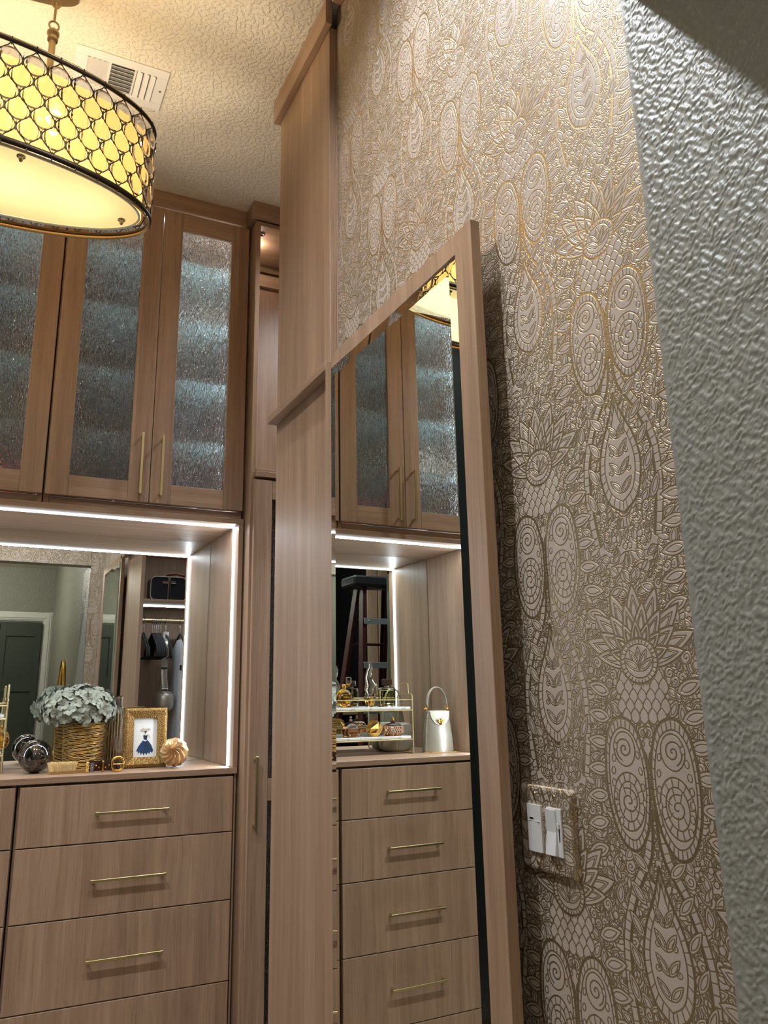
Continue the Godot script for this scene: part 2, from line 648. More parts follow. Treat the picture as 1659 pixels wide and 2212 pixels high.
func curve(c: Array, n := 6) -> PackedVector2Array:
	var out := PackedVector2Array()
	for k in c.size() - 1:
		var p0: Vector2 = c[maxi(k - 1, 0)]
		var p3: Vector2 = c[mini(k + 2, c.size() - 1)]
		for q in n:
			out.append((c[k] as Vector2).cubic_interpolate(c[k + 1], p0, p3, float(q) / n))
	out.append(c[c.size() - 1])
	return out

func whorl(c: Vector2, r0: float, r1: float, a0: float, turns: float, n := 26) -> PackedVector2Array:
	var out := PackedVector2Array()
	for k in n + 1:
		var t := float(k) / n
		out.append(c + Vector2.from_angle(a0 + turns * TAU * t) * lerpf(r0, r1, t))
	return out

func wheel(c: Vector2, r0: float, r1: float, n: int, a0: float, sweep := TAU, w := 0.0011) -> void:
	for k in n:
		var d := Vector2.from_angle(a0 + sweep * k / n)
		wp_line(PackedVector2Array([c + d * r0, c + d * r1]), w)

func petal_pair(foot: Vector2, len_: float, wid: float, lean: float, w := 0.0014) -> void:
	wp_shape(petal(foot, len_, wid, lean), w)
	wp_line(petal(foot + Vector2(0, len_ * 0.16).rotated(-lean), len_ * 0.64, wid * 0.52, lean), w * 0.7, true)

func draw_wallpaper() -> void:
	wp.resize(288 * 2048)
	wp.fill(0.0)
	var g := RandomNumberGenerator.new()
	g.seed = 41
	# ground of small scrolls, pebbles, scales and petals, packed all over
	for k in 980:
		var c := Vector2(g.randf() * 0.09, g.randf() * 0.64)
		var r := g.randf_range(0.0050, 0.0098)
		match g.randi() % 5:
			0:
				wp_shape(oval(c, Vector2(r, r * g.randf_range(0.75, 1.0)), g.randf() * PI, 16), 0.0015)
				wp_line(whorl(c, r * 0.72, r * 0.12, g.randf() * TAU, 1.25, 16), 0.0013)
			1, 2:
				petal_pair(c, r * 2.9, r * 1.5, g.randf_range(-1.4, 1.4), 0.0015)
			3:
				wp_shape(petal(c, r * 2.4, r * 0.95, g.randf_range(-1.5, 1.5)), 0.0014)
			4:
				wp_shape(oval(c, Vector2(r * 0.55, r * 0.55), 0.0, 10), 0.0014)
	# rows of overlapping scales that fill the narrow places
	for row in 5:
		for k in range(-2, 3):
			wp_shape(petal(Vector2(0.0155 * (k + 0.5 * (row % 2)), 0.128 - 0.0125 * row), 0.021, 0.0165, 0.0), 0.0015)
	# the broad ogee band that leaves the kiss, a ladder of cells between its two lines
	var band := curve([Vector2(0.0030, -0.030), Vector2(0.010, -0.085), Vector2(0.040, -0.135), Vector2(0.060, -0.19), Vector2(0.062, -0.25), Vector2(0.052, -0.315)], 10)
	var side := PackedVector2Array()
	for k in band.size():
		var d := (band[mini(k + 1, band.size() - 1)] - band[maxi(k - 1, 0)]).normalized()
		side.append(band[k] + Vector2(-d.y, d.x) * 0.0125)
	var lane := PackedVector2Array(band)
	for k in range(side.size() - 1, -1, -1): lane.append(side[k])
	wp_fill(lane)
	for k in range(1, band.size(), 2):
		wp_line(PackedVector2Array([band[k], side[k]]), 0.0014)
	wp_line(side, 0.0020)
	wp_line(band, 0.0046)
	# sprays of petals leaning out between the bands
	for k in 7:
		petal_pair(Vector2(0.060 + 0.0045 * k, 0.118 - 0.034 * k), 0.044, 0.019, 1.25 + 0.10 * k, 0.0018)
	for k in 5:
		petal_pair(Vector2(0.018 + 0.009 * k, -0.105 - 0.04 * k), 0.036, 0.014, 0.9 - 0.12 * k, 0.0016)
	# pointed bud hanging under each kiss
	var bud := curve([Vector2(0, -0.095), Vector2(0.012, -0.130), Vector2(0.032, -0.170), Vector2(0.040, -0.212), Vector2(0.028, -0.255), Vector2(0.0, -0.275)], 6)
	var both := PackedVector2Array(bud)
	for k in range(bud.size() - 2, 0, -1):
		both.append(Vector2(-bud[k].x, bud[k].y))
	wp_shape(both, 0.0034)
	var ins := PackedVector2Array()
	for q in both: ins.append(Vector2(q.x * 0.74, (q.y + 0.195) * 0.80 - 0.195))
	wp_line(ins, 0.0017, true)
	for k in range(0, both.size(), 2):
		wp_line(PackedVector2Array([both[k], Vector2(both[k].x * 0.74, (both[k].y + 0.195) * 0.80 - 0.195)]), 0.0013)
	for k in 4:
		petal_pair(Vector2(0.0, -0.246 + 0.027 * k), 0.029, 0.011, 0.78 - 0.06 * k, 0.0015)
	for k in 3:
		wp_line(whorl(Vector2(0.0175 - 0.003 * k, -0.213 + 0.028 * k), 0.006, 0.0012, 2.0, 1.3, 14), 0.0014)
	# palmette: rounded petals over a segmented arch
	var foot := Vector2(0, 0.160)
	for ring in [[0.104, 0.033, [1.25, 0.84, 0.42, 0.0]], [0.080, 0.027, [1.45, 1.02, 0.62, 0.21]], [0.055, 0.021, [1.3, 0.86, 0.43, 0.0]]]:
		for a in ring[2]:
			for sgn in ([1.0, -1.0] if a != 0.0 else [1.0]):
				var pt := petal(foot, ring[0], ring[1], a * sgn, 11)
				wp_shape(pt, 0.0026)
				wp_line(petal(foot, ring[0] * 0.86, ring[1] * 0.66, a * sgn, 11), 0.0014, true)
				wp_line(petal(foot + Vector2(0, ring[0] * 0.45).rotated(-a * sgn), ring[0] * 0.34, ring[1] * 0.30, a * sgn, 8), 0.0013, true)
	wp_shape(oval(foot, Vector2(0.034, 0.030), 0.0, 26), 0.0034)
	wp_line(oval(foot, Vector2(0.0255, 0.0225), 0.0, 26), 0.0017, true)
	wheel(foot, 0.025, 0.033, 14, 0.1, TAU, 0.0014)
	for a in [-1.0, -0.5, 0.0, 0.5, 1.0]:
		petal_pair(foot + Vector2(0, -0.013), 0.032, 0.0105, a, 0.0014)
	# paisley with a wheel and a small scroll, kissing its mirror image on the axis
	var body := curve([Vector2(0.0026, -0.012), Vector2(0.0045, 0.032), Vector2(0.020, 0.074), Vector2(0.048, 0.086), Vector2(0.071, 0.066), Vector2(0.080, 0.020), Vector2(0.077, -0.032), Vector2(0.060, -0.072), Vector2(0.034, -0.082), Vector2(0.012, -0.056), Vector2(0.0026, -0.012)], 7)
	wp_shape(body, 0.0042)
	var mid := Vector2(0.041, 0.0)
	var inner := PackedVector2Array()
	for q in body: inner.append(mid + (q - mid) * 0.84)
	wp_line(inner, 0.0018, true)
	for k in range(0, body.size(), 2):
		wp_line(PackedVector2Array([body[k], mid + (body[k] - mid) * 0.84]), 0.0013)
	var w1 := Vector2(0.0415, -0.022)
	wp_shape(oval(w1, Vector2(0.0275, 0.037), 0.1, 28), 0.0020)
	wp_line(oval(w1, Vector2(0.0185, 0.0255), 0.1, 24), 0.0017, true)
	for k in 14:
		var d := Vector2.from_angle(TAU * k / 14.0)
		wp_line(PackedVector2Array([w1 + d * Vector2(0.0185, 0.0255), w1 + d * Vector2(0.0275, 0.037)]), 0.0014)
	wp_line(whorl(w1, 0.0175, 0.002, 1.2, 1.6, 34), 0.0019)
	for k in 6:
		var d := Vector2.from_angle(1.0 + 0.9 * k)
		wp_line(PackedVector2Array([w1 + d * 0.010, w1 + d * Vector2(0.0175, 0.024)]), 0.0013)
	var w2 := Vector2(0.042, 0.045)
	wp_shape(oval(w2, Vector2(0.0195, 0.0225), 0.0, 22), 0.0018)
	wp_line(whorl(w2, 0.0165, 0.001, -1.2, 1.8, 34), 0.0020)
	for k in 7:
		wp_shape(oval(Vector2(0.0665 - 0.0009 * (k - 3.0) * (k - 3.0), -0.048 + 0.016 * k), Vector2(0.0036, 0.0050), 0.2, 10), 0.0013)
	for k in 4:
		wp_shape(oval(Vector2(0.0135 + 0.0006 * k * k, -0.022 + 0.020 * k), Vector2(0.0032, 0.0048), -0.2, 10), 0.0013)

func wallpaper_material() -> void:
	draw_wallpaper()
	var n := 288 * 2048
	var rgb := PackedByteArray()
	rgb.resize(n * 3)
	var orm := PackedByteArray()
	orm.resize(n * 3)
	var hgt := PackedByteArray()
	hgt.resize(n)
	var spot := FastNoiseLite.new()
	spot.frequency = 0.05
	for i in n:
		var v := wp[i]
		var j := i * 3
		var rim := 1.0 - absf(v * 2.0 - 1.0)
		var pearl := spot.get_noise_2d(i % 288, i / 288) * 5.0
		# taupe pads, old-gold lines, a thin darker line printed where they meet
		rgb[j] = int(clampf(lerpf(176.0, 178.0, v) + pearl - 66.0 * rim, 0, 255))
		rgb[j + 1] = int(clampf(lerpf(162.0, 158.0, v) + pearl - 63.0 * rim, 0, 255))
		rgb[j + 2] = int(clampf(lerpf(150.0, 122.0, v) + pearl - 58.0 * rim, 0, 255))
		orm[j] = 255
		orm[j + 1] = int(lerpf(124.0, 84.0, v))
		orm[j + 2] = int(lerpf(15.0, 215.0, v))
		hgt[i] = int((1.0 - v) * 255.0)
	var m := ORMMaterial3D.new()
	m.resource_name = "wallpaper"
	m.albedo_texture = wp_tile(Image.create_from_data(288, 2048, false, Image.FORMAT_RGB8, rgb))
	m.orm_texture = wp_tile(Image.create_from_data(288, 2048, false, Image.FORMAT_RGB8, orm))
	m.heightmap_enabled = true
	m.heightmap_texture = wp_tile(Image.create_from_data(288, 2048, false, Image.FORMAT_L8, hgt))
	m.heightmap_scale = 0.055
	m.uv1_scale = Vector3(1.0 / 0.36, 1.0 / 0.64, 1)
	M["wallpaper"] = m
	wp = PackedFloat32Array()

func wp_tile(d: Image) -> ImageTexture:
	var t := Image.create_empty(1152, 2048, false, d.get_format())
	t.blit_rect(d, Rect2i(0, 0, 288, 2048), Vector2i(0, 0))
	var f: Image = d.duplicate()
	f.flip_x()
	t.blit_rect(f, Rect2i(0, 1024, 288, 1024), Vector2i(288, 0))
	t.blit_rect(f, Rect2i(0, 0, 288, 1024), Vector2i(288, 1024))
	var half: Image = t.get_region(Rect2i(0, 0, 576, 2048))
	half.flip_x()
	t.blit_rect(half, Rect2i(0, 0, 576, 2048), Vector2i(576, 0))
	# rows were drawn with y up
	return ImageTexture.create_from_image(t)

# ---------------------------------------------------------------- the room
# wallpapered face: u runs with the wall, phased so that the motif axes fall where the photograph has them
func paper(st: SurfaceTool, a: Vector3, b: Vector3, y0: float, y1: float, n: Vector3, shift := 0.0) -> SurfaceTool:
	var ua := (a.z if absf(n.x) > 0.5 else a.x) - 2.095 + shift
	var ub := (b.z if absf(n.x) > 0.5 else b.x) - 2.095 + shift
	var v0 := y0 - 1.33
	var v1 := y1 - 1.33
	quad(st, Vector3(a.x, y0, a.z), Vector3(b.x, y0, b.z), Vector3(b.x, y1, b.z), Vector3(a.x, y1, a.z), n, [Vector2(ua, v0), Vector2(ub, v0), Vector2(ub, v1), Vector2(ua, v1)])
	return st

func wall_box(called: String, lo: Vector3, hi: Vector3, m: String) -> MeshInstance3D:
	return struct(called, box(lo, hi, 0.002), M[m])

func room_shell() -> void:
	struct("floor", box(Vector3(-3.1, -0.12, -0.75), Vector3(1.4, 0.0, 5.2), 0.0, 0), M["floor_wood"])
	struct("ceiling", box(Vector3(-3.1, CEIL, -0.75), Vector3(1.4, CEIL + 0.12, FRONT + 0.12), 0.0), M["ceiling_paint"])
	wall_box("wall_back", Vector3(-3.1, 0, -0.6), Vector3(1.4, CEIL, -0.47), "grey_paint")
	wall_box("wall_left", Vector3(-3.1, 0, -0.47), Vector3(-2.95, CEIL, FRONT + 0.12), "grey_paint")
	wall_box("wall_far_right", Vector3(1.1, 0, -0.47), Vector3(1.4, CEIL, FRONT + 0.12), "grey_paint")
	# wall with the big mirror: wallpaper on its room side
	var w := wall_box("wall_right", Vector3(0.001, 0, 1.106), Vector3(0.12, CEIL, FRONT + 0.12), "grey_paint")
	obj("wallpaper", paper(mb(), Vector3(0, 0, 1.106), Vector3(0, 0, FRONT + 0.001), 0.0, CEIL, Vector3(-1, 0, 0)), M["wallpaper"], w)
	# doorway wall
	w = wall_box("wall_front", Vector3(-2.95, 0, FRONT + 0.001), Vector3(-1.62, CEIL, FRONT + 0.12), "grey_paint")
	obj("wallpaper", paper(mb(), Vector3(-2.95, 0, FRONT), Vector3(-1.62, 0, FRONT), 0.0, CEIL, Vector3(0, 0, -1)), M["wallpaper"], w)
	w = wall_box("wall_front_header", Vector3(-1.62, 2.40, FRONT + 0.001), Vector3(JAMB, CEIL, FRONT + 0.12), "grey_paint")
	obj("wallpaper", paper(mb(), Vector3(-1.62, 0, FRONT), Vector3(JAMB, 0, FRONT), 2.40, CEIL, Vector3(0, 0, -1)), M["wallpaper"], w)
	w = wall_box("wall_front_right", Vector3(JAMB + 0.004, 0, FRONT + 0.001), Vector3(0.001, CEIL, FRONT + 0.12), "grey_paint")
	obj("wallpaper", paper(mb(), Vector3(JAMB + 0.002, 0, FRONT), Vector3(0.0, 0, FRONT), 0.0, CEIL, Vector3(0, 0, -1)), M["wallpaper"], w)
	plaster(w)
	# wooden cornice lying along the top of the papered wall
	struct("trim_1", box(Vector3(-0.030, 3.488, 1.14), Vector3(-0.001, CEIL, FRONT - 0.001), 0.001, 2), M["wood"])
	# downlights out of view; all but the first are added as fill light
	for q in [[-0.42, 1.69, 2.6, "nearest the wallpapered wall"], [-1.25, 1.69, 5.0, "between the doorway and chandelier, added for fill"], [-1.9, 0.45, 3.2, "left of the chandelier, added for fill"], [0.55, 0.33, 2.2, "over the hanging closet, added for fill"]]:
		var c := thing("ceiling_downlight", "round white downlight sunk in the ceiling " + q[3], "ceiling light", Vector3(q[0], CEIL, q[1]))
		own("ring", lathe(mb(), Vector3.ZERO, [Vector2(0.052, 0.004), Vector2(0.052, -0.004), Vector2(0.068, -0.004), Vector2(0.070, 0.0)], 32), M["white_paint"], c)
		own("lens", lathe(mb(), Vector3.ZERO, [Vector2(0.0, -0.001), Vector2(0.052, -0.001)], 32), M["can_lens"], c)
		var l := SpotLight3D.new()
		l.name = "beam"
		l.position = Vector3(0, -0.012, 0)
		l.rotation_degrees = Vector3(-90, 0, 0)
		l.light_color = Color(0.96, 0.98, 1.0)
		l.light_energy = q[2]
		l.light_size = 0.045
		l.spot_angle = 72.0
		l.spot_angle_attenuation = 1.0
		l.spot_range = 12.0
		l.spot_attenuation = 2.0
		l.shadow_enabled = true
		c.add_child(l)

# knocked-down plaster on the grey wall beside the camera: real relief
func plaster(wall: Node3D) -> void:
	var n := FastNoiseLite.new()
	n.seed = 31
	n.frequency = 1.0
	n.fractal_octaves = 3
	var n2 := FastNoiseLite.new()
	n2.seed = 8
	n2.frequency = 1.0
	n2.fractal_octaves = 2
	var z0 := FRONT
	var z1 := 2.62
	var y0 := 0.85
	var y1 := 2.40
	var nz := 190
	var ny := 800
	var hts := PackedFloat32Array()
	hts.resize((nz + 1) * (ny + 1))
	for i in ny + 1:
		for k in nz + 1:
			var z := lerpf(z0, z1, float(k) / nz)
			var y := lerpf(y0, y1, float(i) / ny)
			var wob := n2.get_noise_2d(z * 42.0, y * 42.0) * 0.008
			var v := n.get_noise_2d((z + wob) * 95.0, (y - wob + z * 0.25) * 135.0)
			var big := n2.get_noise_2d(z * 14.0 + 7.0, y * 17.0)
			var hgt := smoothstep(-0.16, 0.30, v + big * 0.22) * 0.00115 + v * 0.00025
			hgt *= smoothstep(0.0, 0.010, z - z0) * 0.9 + 0.1
			if i == 0 or i == ny or k == nz:
				hgt = -0.002
			hts[i * (nz + 1) + k] = hgt
	var st := mb()
	st.set_smooth_group(0)
	for i in ny + 1:
		for k in nz + 1:
			st.set_uv(Vector2.ZERO)
			st.add_vertex(Vector3(JAMB - hts[i * (nz + 1) + k], lerpf(y0, y1, float(i) / ny), lerpf(z0, z1, float(k) / nz)))
	for i in ny:
		for k in nz:
			var a := i * (nz + 1) + k
			var b := a + 1
			var c := a + nz + 1
			var d := c + 1
			for v in [a, b, d, a, d, c]:
				st.add_index(v)
	st.generate_normals()
	# turn the face to the doorway if it came out the wrong way round
	obj("plaster", st, M["grey_plaster"], wall)

func hall() -> void:
	wall_box("wall_hall_right", Vector3(JAMB + 0.004, 0, FRONT + 0.12), Vector3(0.12, 2.76, 4.92), "grey_paint")
	wall_box("wall_hall_left", Vector3(-1.76, 0, FRONT + 0.12), Vector3(-1.62, 2.76, 4.92), "grey_paint")
	struct("ceiling_hall", box(Vector3(-1.76, 2.76, FRONT + 0.12), Vector3(0.12, 2.88, 5.04), 0.0), M["ceiling_paint"])
	wall_box("wall_hall_end", Vector3(-1.76, 0, 4.92), Vector3(0.12, 2.76, 5.04), "grey_paint")
	# dark green folding doors in a white moulded casing, seen only in the mirrors
	var d := Node3D.new()
	d.name = "door_1"
	d.position = Vector3(-0.56, 0, 4.90)
	d.set_meta("kind", "structure")
	add_child(d)
	for k in 2:
		var x0 := -0.953 + 0.388 * k
		var leaf := obj("door_leaf", box(Vector3(x0, 0.01, 4.880), Vector3(x0 + 0.383, 2.20, 4.905), 0.002), M["door_green"], d)
		var st := mb()
		for e in [[0.0, 0.06, 0.01, 2.20], [0.323, 0.383, 0.01, 2.20], [0.06, 0.323, 2.06, 2.20], [0.06, 0.323, 1.52, 1.66], [0.06, 0.323, 0.01, 0.2]]:
			bx(st, Vector3(x0 + e[0], e[2], 4.866), Vector3(x0 + e[1], e[3], 4.8805), 0.001)
		obj("rail_frame", st, M["door_green"], leaf)
	var t := mb()
	for e in [[0.0, 0.092, 0.012], [0.012, 0.080, 0.020], [0.030, 0.062, 0.027]]:
		bx(t, Vector3(-0.172 + e[0], 0, 4.92 - e[2]), Vector3(-0.172 + e[1], 2.215 + e[1], 4.919), 0.003)
		bx(t, Vector3(-0.965 - e[1], 0, 4.92 - e[2]), Vector3(-0.965 - e[0], 2.215 + e[1], 4.919), 0.003)
		bx(t, Vector3(-0.965 - e[0], 2.215 + e[0], 4.92 - e[2]), Vector3(-0.172 + e[0], 2.215 + e[1], 4.919), 0.003, 0)
	struct("trim_2", t, M["white_paint"])
	# oval gold mirror on the hall wall
	var g := thing("oval_mirror", "narrow oval gold framed mirror on the grey hall wall, seen reflected", "mirror", Vector3(JAMB + 0.004, 1.30, 3.5))
	var ring := PackedVector3Array()
	var disc := mb()
	for k in 40:
		var a := TAU * k / 40
		ring.append(Vector3(-0.014, 0.46 * sin(a), 0.20 * cos(a)))
	own("frame", tube(mb(), ring, 0.014, 8, true), M["gold_metal"], g)
	for k in 40:
		tri(disc, Vector3(-0.008, 0, 0), ring[k], ring[(k + 1) % 40], Vector3(-1, 0, 0))
	own("glass", disc, M["mirror"], g)
	# unseen fill lamp, added to brighten the hall and soften the contrast
	var h := thing("hall_fill_lamp", "small round unseen lamp added on the hall ceiling as fill light", "ceiling light", Vector3(-1.0, 2.76, 3.8))
	own("shade", lathe(mb(), Vector3.ZERO, [Vector2(0.0, -0.06), Vector2(0.07, -0.055), Vector2(0.11, -0.03), Vector2(0.12, 0.0)], 28), M["can_lens"], h)
	var l := OmniLight3D.new()
	l.name = "light"
	l.position = Vector3(0, -0.10, 0)
	l.light_color = Color(1.0, 0.98, 0.92)
	l.light_energy = 0.8
	l.light_size = 0.08
	l.omni_range = 12.0
	l.omni_attenuation = 2.0
	l.shadow_enabled = true
	h.add_child(l)

# ---------------------------------------------------------------- cabinets
func pull(called: String, a: Vector3, b: Vector3, parent: Node3D, out := Vector3(0, 0, 1)) -> void:
	# square bar on two posts; a and b are the ends of the bar on the face behind it
	var st := mb()
	var o := out * 0.028
	var t := Vector3(0.0045, 0.0045, 0.0045)
	bx(st, (a + o).min(b + o) - t, (a + o).max(b + o) + t, 0.0008)
	var along := (b - a).normalized()
	for e in [a + along * 0.006, b - along * 0.006]:
		var lo: Vector3 = (e as Vector3).min(e + o) - t * 0.9
		var hi: Vector3 = (e as Vector3).max(e + o) + t * 0.9
		for k in 3:
			if out[k] != 0.0:
				lo[k] = minf(e[k], e[k] + o[k])
				hi[k] = maxf(e[k], e[k] + o[k])
		bx(st, lo, hi, 0.0006)
	obj(called, st, M["brass"], parent)

func glass_door(x0: float, x1: float, handle_right: bool, parent: Node3D) -> void:
	var y0 := 2.159
	var y1 := 3.416
	var s := 0.077
	var door := obj("door", bx(bx(mb(), Vector3(x0, y0, -0.020), Vector3(x0 + s, y1, 0), 0.0012), Vector3(x1 - s, y0, -0.020), Vector3(x1, y1, 0), 0.0012), M["wood_front"], parent)
	obj("rail", box(Vector3(x0 + s + 0.0004, y0 + 0.0003, -0.0198), Vector3(x1 - s - 0.0004, y0 + s, -0.0005), 0.0012, 0), M["wood_front"], door)
	obj("rail", box(Vector3(x0 + s + 0.0004, y1 - 0.082, -0.0198), Vector3(x1 - s - 0.0004, y1 - 0.0003, -0.0005), 0.0012, 0), M["wood_front"], door)
	obj("glass", box(Vector3(x0 + s - 0.004, y0 + s - 0.004, -0.0145), Vector3(x1 - s + 0.004, y1 - 0.078, -0.0105), 0.0, 1), M["rain_glass"], door)
	var hx := (x1 - 0.037) if handle_right else (x0 + 0.037)
	pull("handle", Vector3(hx, 2.189, 0), Vector3(hx, 2.418, 0), door)

func strip(called: String, lo: Vector3, hi: Vector3, parent: Node3D, face: Vector3, energy: float) -> void:
	# light strip: glowing bar and an area light of its size just in front
	obj(called, box(lo, hi, 0.0), M["led"], parent)
	var l := AreaLight3D.new()
	l.name = "strip_light"
	var s := hi - lo
	var long := 0
	for k in 3:
		if s[k] > s[long]: long = k
	var across := s[3 - long - (0 if absf(face.x) > 0.5 else 1 if absf(face.y) > 0.5 else 2)]
	var xv := Vector3.ZERO
	xv[long] = 1.0
	var zv := -face
	var yv := zv.cross(xv)
	l.area_size = Vector2(s[long], across)
	l.light_color = Color(0.93, 0.96, 1.0)
	l.light_energy = energy
	l.area_normalize_energy = true
	l.area_range = 8.0
	l.shadow_enabled = true
	var c := (lo + hi) * 0.5
	for k in 3:
		if face[k] > 0.5: c[k] = hi[k] + 0.0015
		if face[k] < -0.5: c[k] = lo[k] - 0.0015
	var p: Node3D = parent
	l.transform = Transform3D(Basis(xv, yv, zv), c - p.position)
	parent.add_child(l, true)

func upper_cabinets() -> void:
	for k in 2:
		var xl := -0.660 if k == 0 else -1.357
		var xr := 0.0745 if k == 0 else -0.664
		var c := thing("glass_cabinet", ["wooden wall cabinet with two rain glass doors, next to the tall cupboard", "wooden wall cabinet with rain glass doors, partly hidden by the chandelier at the left"][k], "cabinet", Vector3((xl + xr) / 2, 2.13, -0.21))
		for x in [xl, xr - 0.018]:
			obj("side_panel", box(Vector3(x, 2.1275, -0.44), Vector3(x + 0.018, 3.43, -0.023)), M["wood_inside"], c)
		obj("bottom_panel", box(Vector3(xl + 0.0185, 2.1275, -0.44), Vector3(xr - 0.0185, 2.158, -0.024), 0.001, 0), M["wood"], c)
		obj("top_panel", box(Vector3(xl + 0.0185, 3.41, -0.44), Vector3(xr - 0.0185, 3.43, -0.024), 0.001, 0), M["wood_inside"], c)
		obj("back_panel", box(Vector3(xl + 0.0185, 2.1585, -0.44), Vector3(xr - 0.0185, 3.4095, -0.43)), M["grey_board"], c)
		for y in [2.43, 2.69, 2.96, 3.22]:
			obj("shelf", box(Vector3(xl + 0.019, y, -0.429), Vector3(xr - 0.019, y + 0.008, -0.06), 0.0), M["shelf_glass"], c)
		var mid := (xl + xr) / 2 if k == 0 else -0.9835
		glass_door(xl + 0.0025, mid - 0.0015, true, c)
		glass_door(mid + 0.0015, xr - 0.0025, false, c)
		# light strips up the outer side and along the top, hidden behind the door frames
		if k == 0:
			strip("light_strip", Vector3(xr - 0.026, 2.20, -0.058), Vector3(xr - 0.0185, 3.38, -0.050), c, Vector3(-1, 0, 0), 0.9)
		else:
			strip("light_strip", Vector3(xl + 0.0185, 2.20, -0.058), Vector3(xl + 0.026, 3.38, -0.050), c, Vector3(1, 0, 0), 0.9)
		strip("light_strip", Vector3(xl + 0.10, 3.402, -0.062), Vector3(xr - 0.10, 3.4095, -0.054), c, Vector3(0, -1, 0), 0.35)
	var h := obj("cabinet_header", box(Vector3(-1.357, 3.431, -0.032), Vector3(0.0615, 3.5045, -0.010), 0.001, 0), M["wood"])
	tag(h, "plain wooden header board between the glass cabinets and the ceiling", "cornice")

func vanity() -> void:
	# niche lined with wood, a mirror at its back and a light strip near its front edge
	var n := thing("niche_surround", "wood lined niche round the counter mirror, below the glass cabinets", "niche surround", Vector3(-0.657, COUNTER, -0.21))
	obj("top_panel", box(Vector3(-1.357, 2.105, -0.44), Vector3(0.0775, 2.1265, 0.0), 0.001, 0), M["wood"], n)
	obj("side_panel", box(Vector3(0.0586, COUNTER + 0.0005, -0.44), Vector3(0.0775, 2.1045, -0.001)), M["wood"], n)
	obj("side_panel", box(Vector3(-1.357, COUNTER + 0.0005, -0.44), Vector3(-1.338, 2.1045, -0.001)), M["wood"], n)
	var s := thing("led_strip", "white light strip let into the niche walls round the counter mirror", "light strip", Vector3(-0.657, 2.1, -0.06))
	strip("top_strip", Vector3(-1.332, 2.1005, -0.066), Vector3(0.052, 2.1045, -0.055), s, Vector3(0, -1, 0), 0.45)
	strip("side_strip", Vector3(0.0541, COUNTER + 0.002, -0.066), Vector3(0.0581, 2.1045, -0.055), s, Vector3(-1, 0, 0), 0.34)
	strip("side_strip", Vector3(-1.3375, COUNTER + 0.002, -0.066), Vector3(-1.3335, 2.1045, -0.055), s, Vector3(1, 0, 0), 0.34)
	# the mirror is turned a little towards the right wall, as its reflections show
	var m := thing("niche_mirror", "plain frameless mirror filling the back of the lit niche", "mirror", Vector3(-0.3, COUNTER + 0.001, NICHE_BACK))
	m.rotation.y = 0.0105
	own("glass", box(Vector3(-1.035, 0.0, -0.004), Vector3(0.3575, 0.9045, 0.0), 0.0), M["mirror"], m)
	var t := obj("countertop", box(Vector3(-1.357, 1.178, -0.445), Vector3(0.0765, COUNTER, 0.001), 0.0012, 0), M["wood"])
	tag(t, "long wooden countertop under the niche, carrying the ornaments", "countertop")
	var ys := [1.1695, 0.9815, 0.759, 0.5055, 0.2475, 0.02]
	for k in 2:
		var x0 := -0.6495 if k == 0 else -1.352
		var x1 := 0.063 if k == 0 else -0.664
		var c := thing("drawer_unit", ["wooden drawer unit with long brass pulls at the right end of the counter", "wooden drawer unit with brass pulls under the left half of the counter"][k], "drawers", Vector3((x0 + x1) / 2, 0, -0.2))
		for x in [x0 - 0.005, x1 - 0.013]:
			obj("side_panel", box(Vector3(x, 0, -0.44), Vector3(x + 0.018, 1.1775, -0.032)), M["wood"], c)
		obj("back_panel", box(Vector3(x0 + 0.02, 0, -0.44), Vector3(x1 - 0.02, 1.17, -0.43)), M["wood"], c)
		obj("front_rails", box(Vector3(x0 + 0.0135, 0.0, -0.10), Vector3(x1 - 0.0135, 1.1775, -0.032)), M["wood"], c)
		for q in 5:
			var d := obj("drawer", box(Vector3(x0, ys[q + 1] + (0.0035 if q < 4 else 0.0), -0.019), Vector3(x1, ys[q], 0.0), 0.0012), M["wood_front"], c)
			var yh: float = [1.0775, 0.871, 0.635, 0.381, 0.135][q]
			var xm := (x0 + x1) / 2 if k == 0 else -0.977
			pull("handle", Vector3(xm - 0.118, yh, 0), Vector3(xm + 0.118, yh, 0), d)
	tag(obj("filler_panel", box(Vector3(0.070, 0, -0.44), Vector3(0.0765, 1.177, -0.012)), M["wood"]), "narrow wooden filler between the drawers and the tall cupboard", "panel")

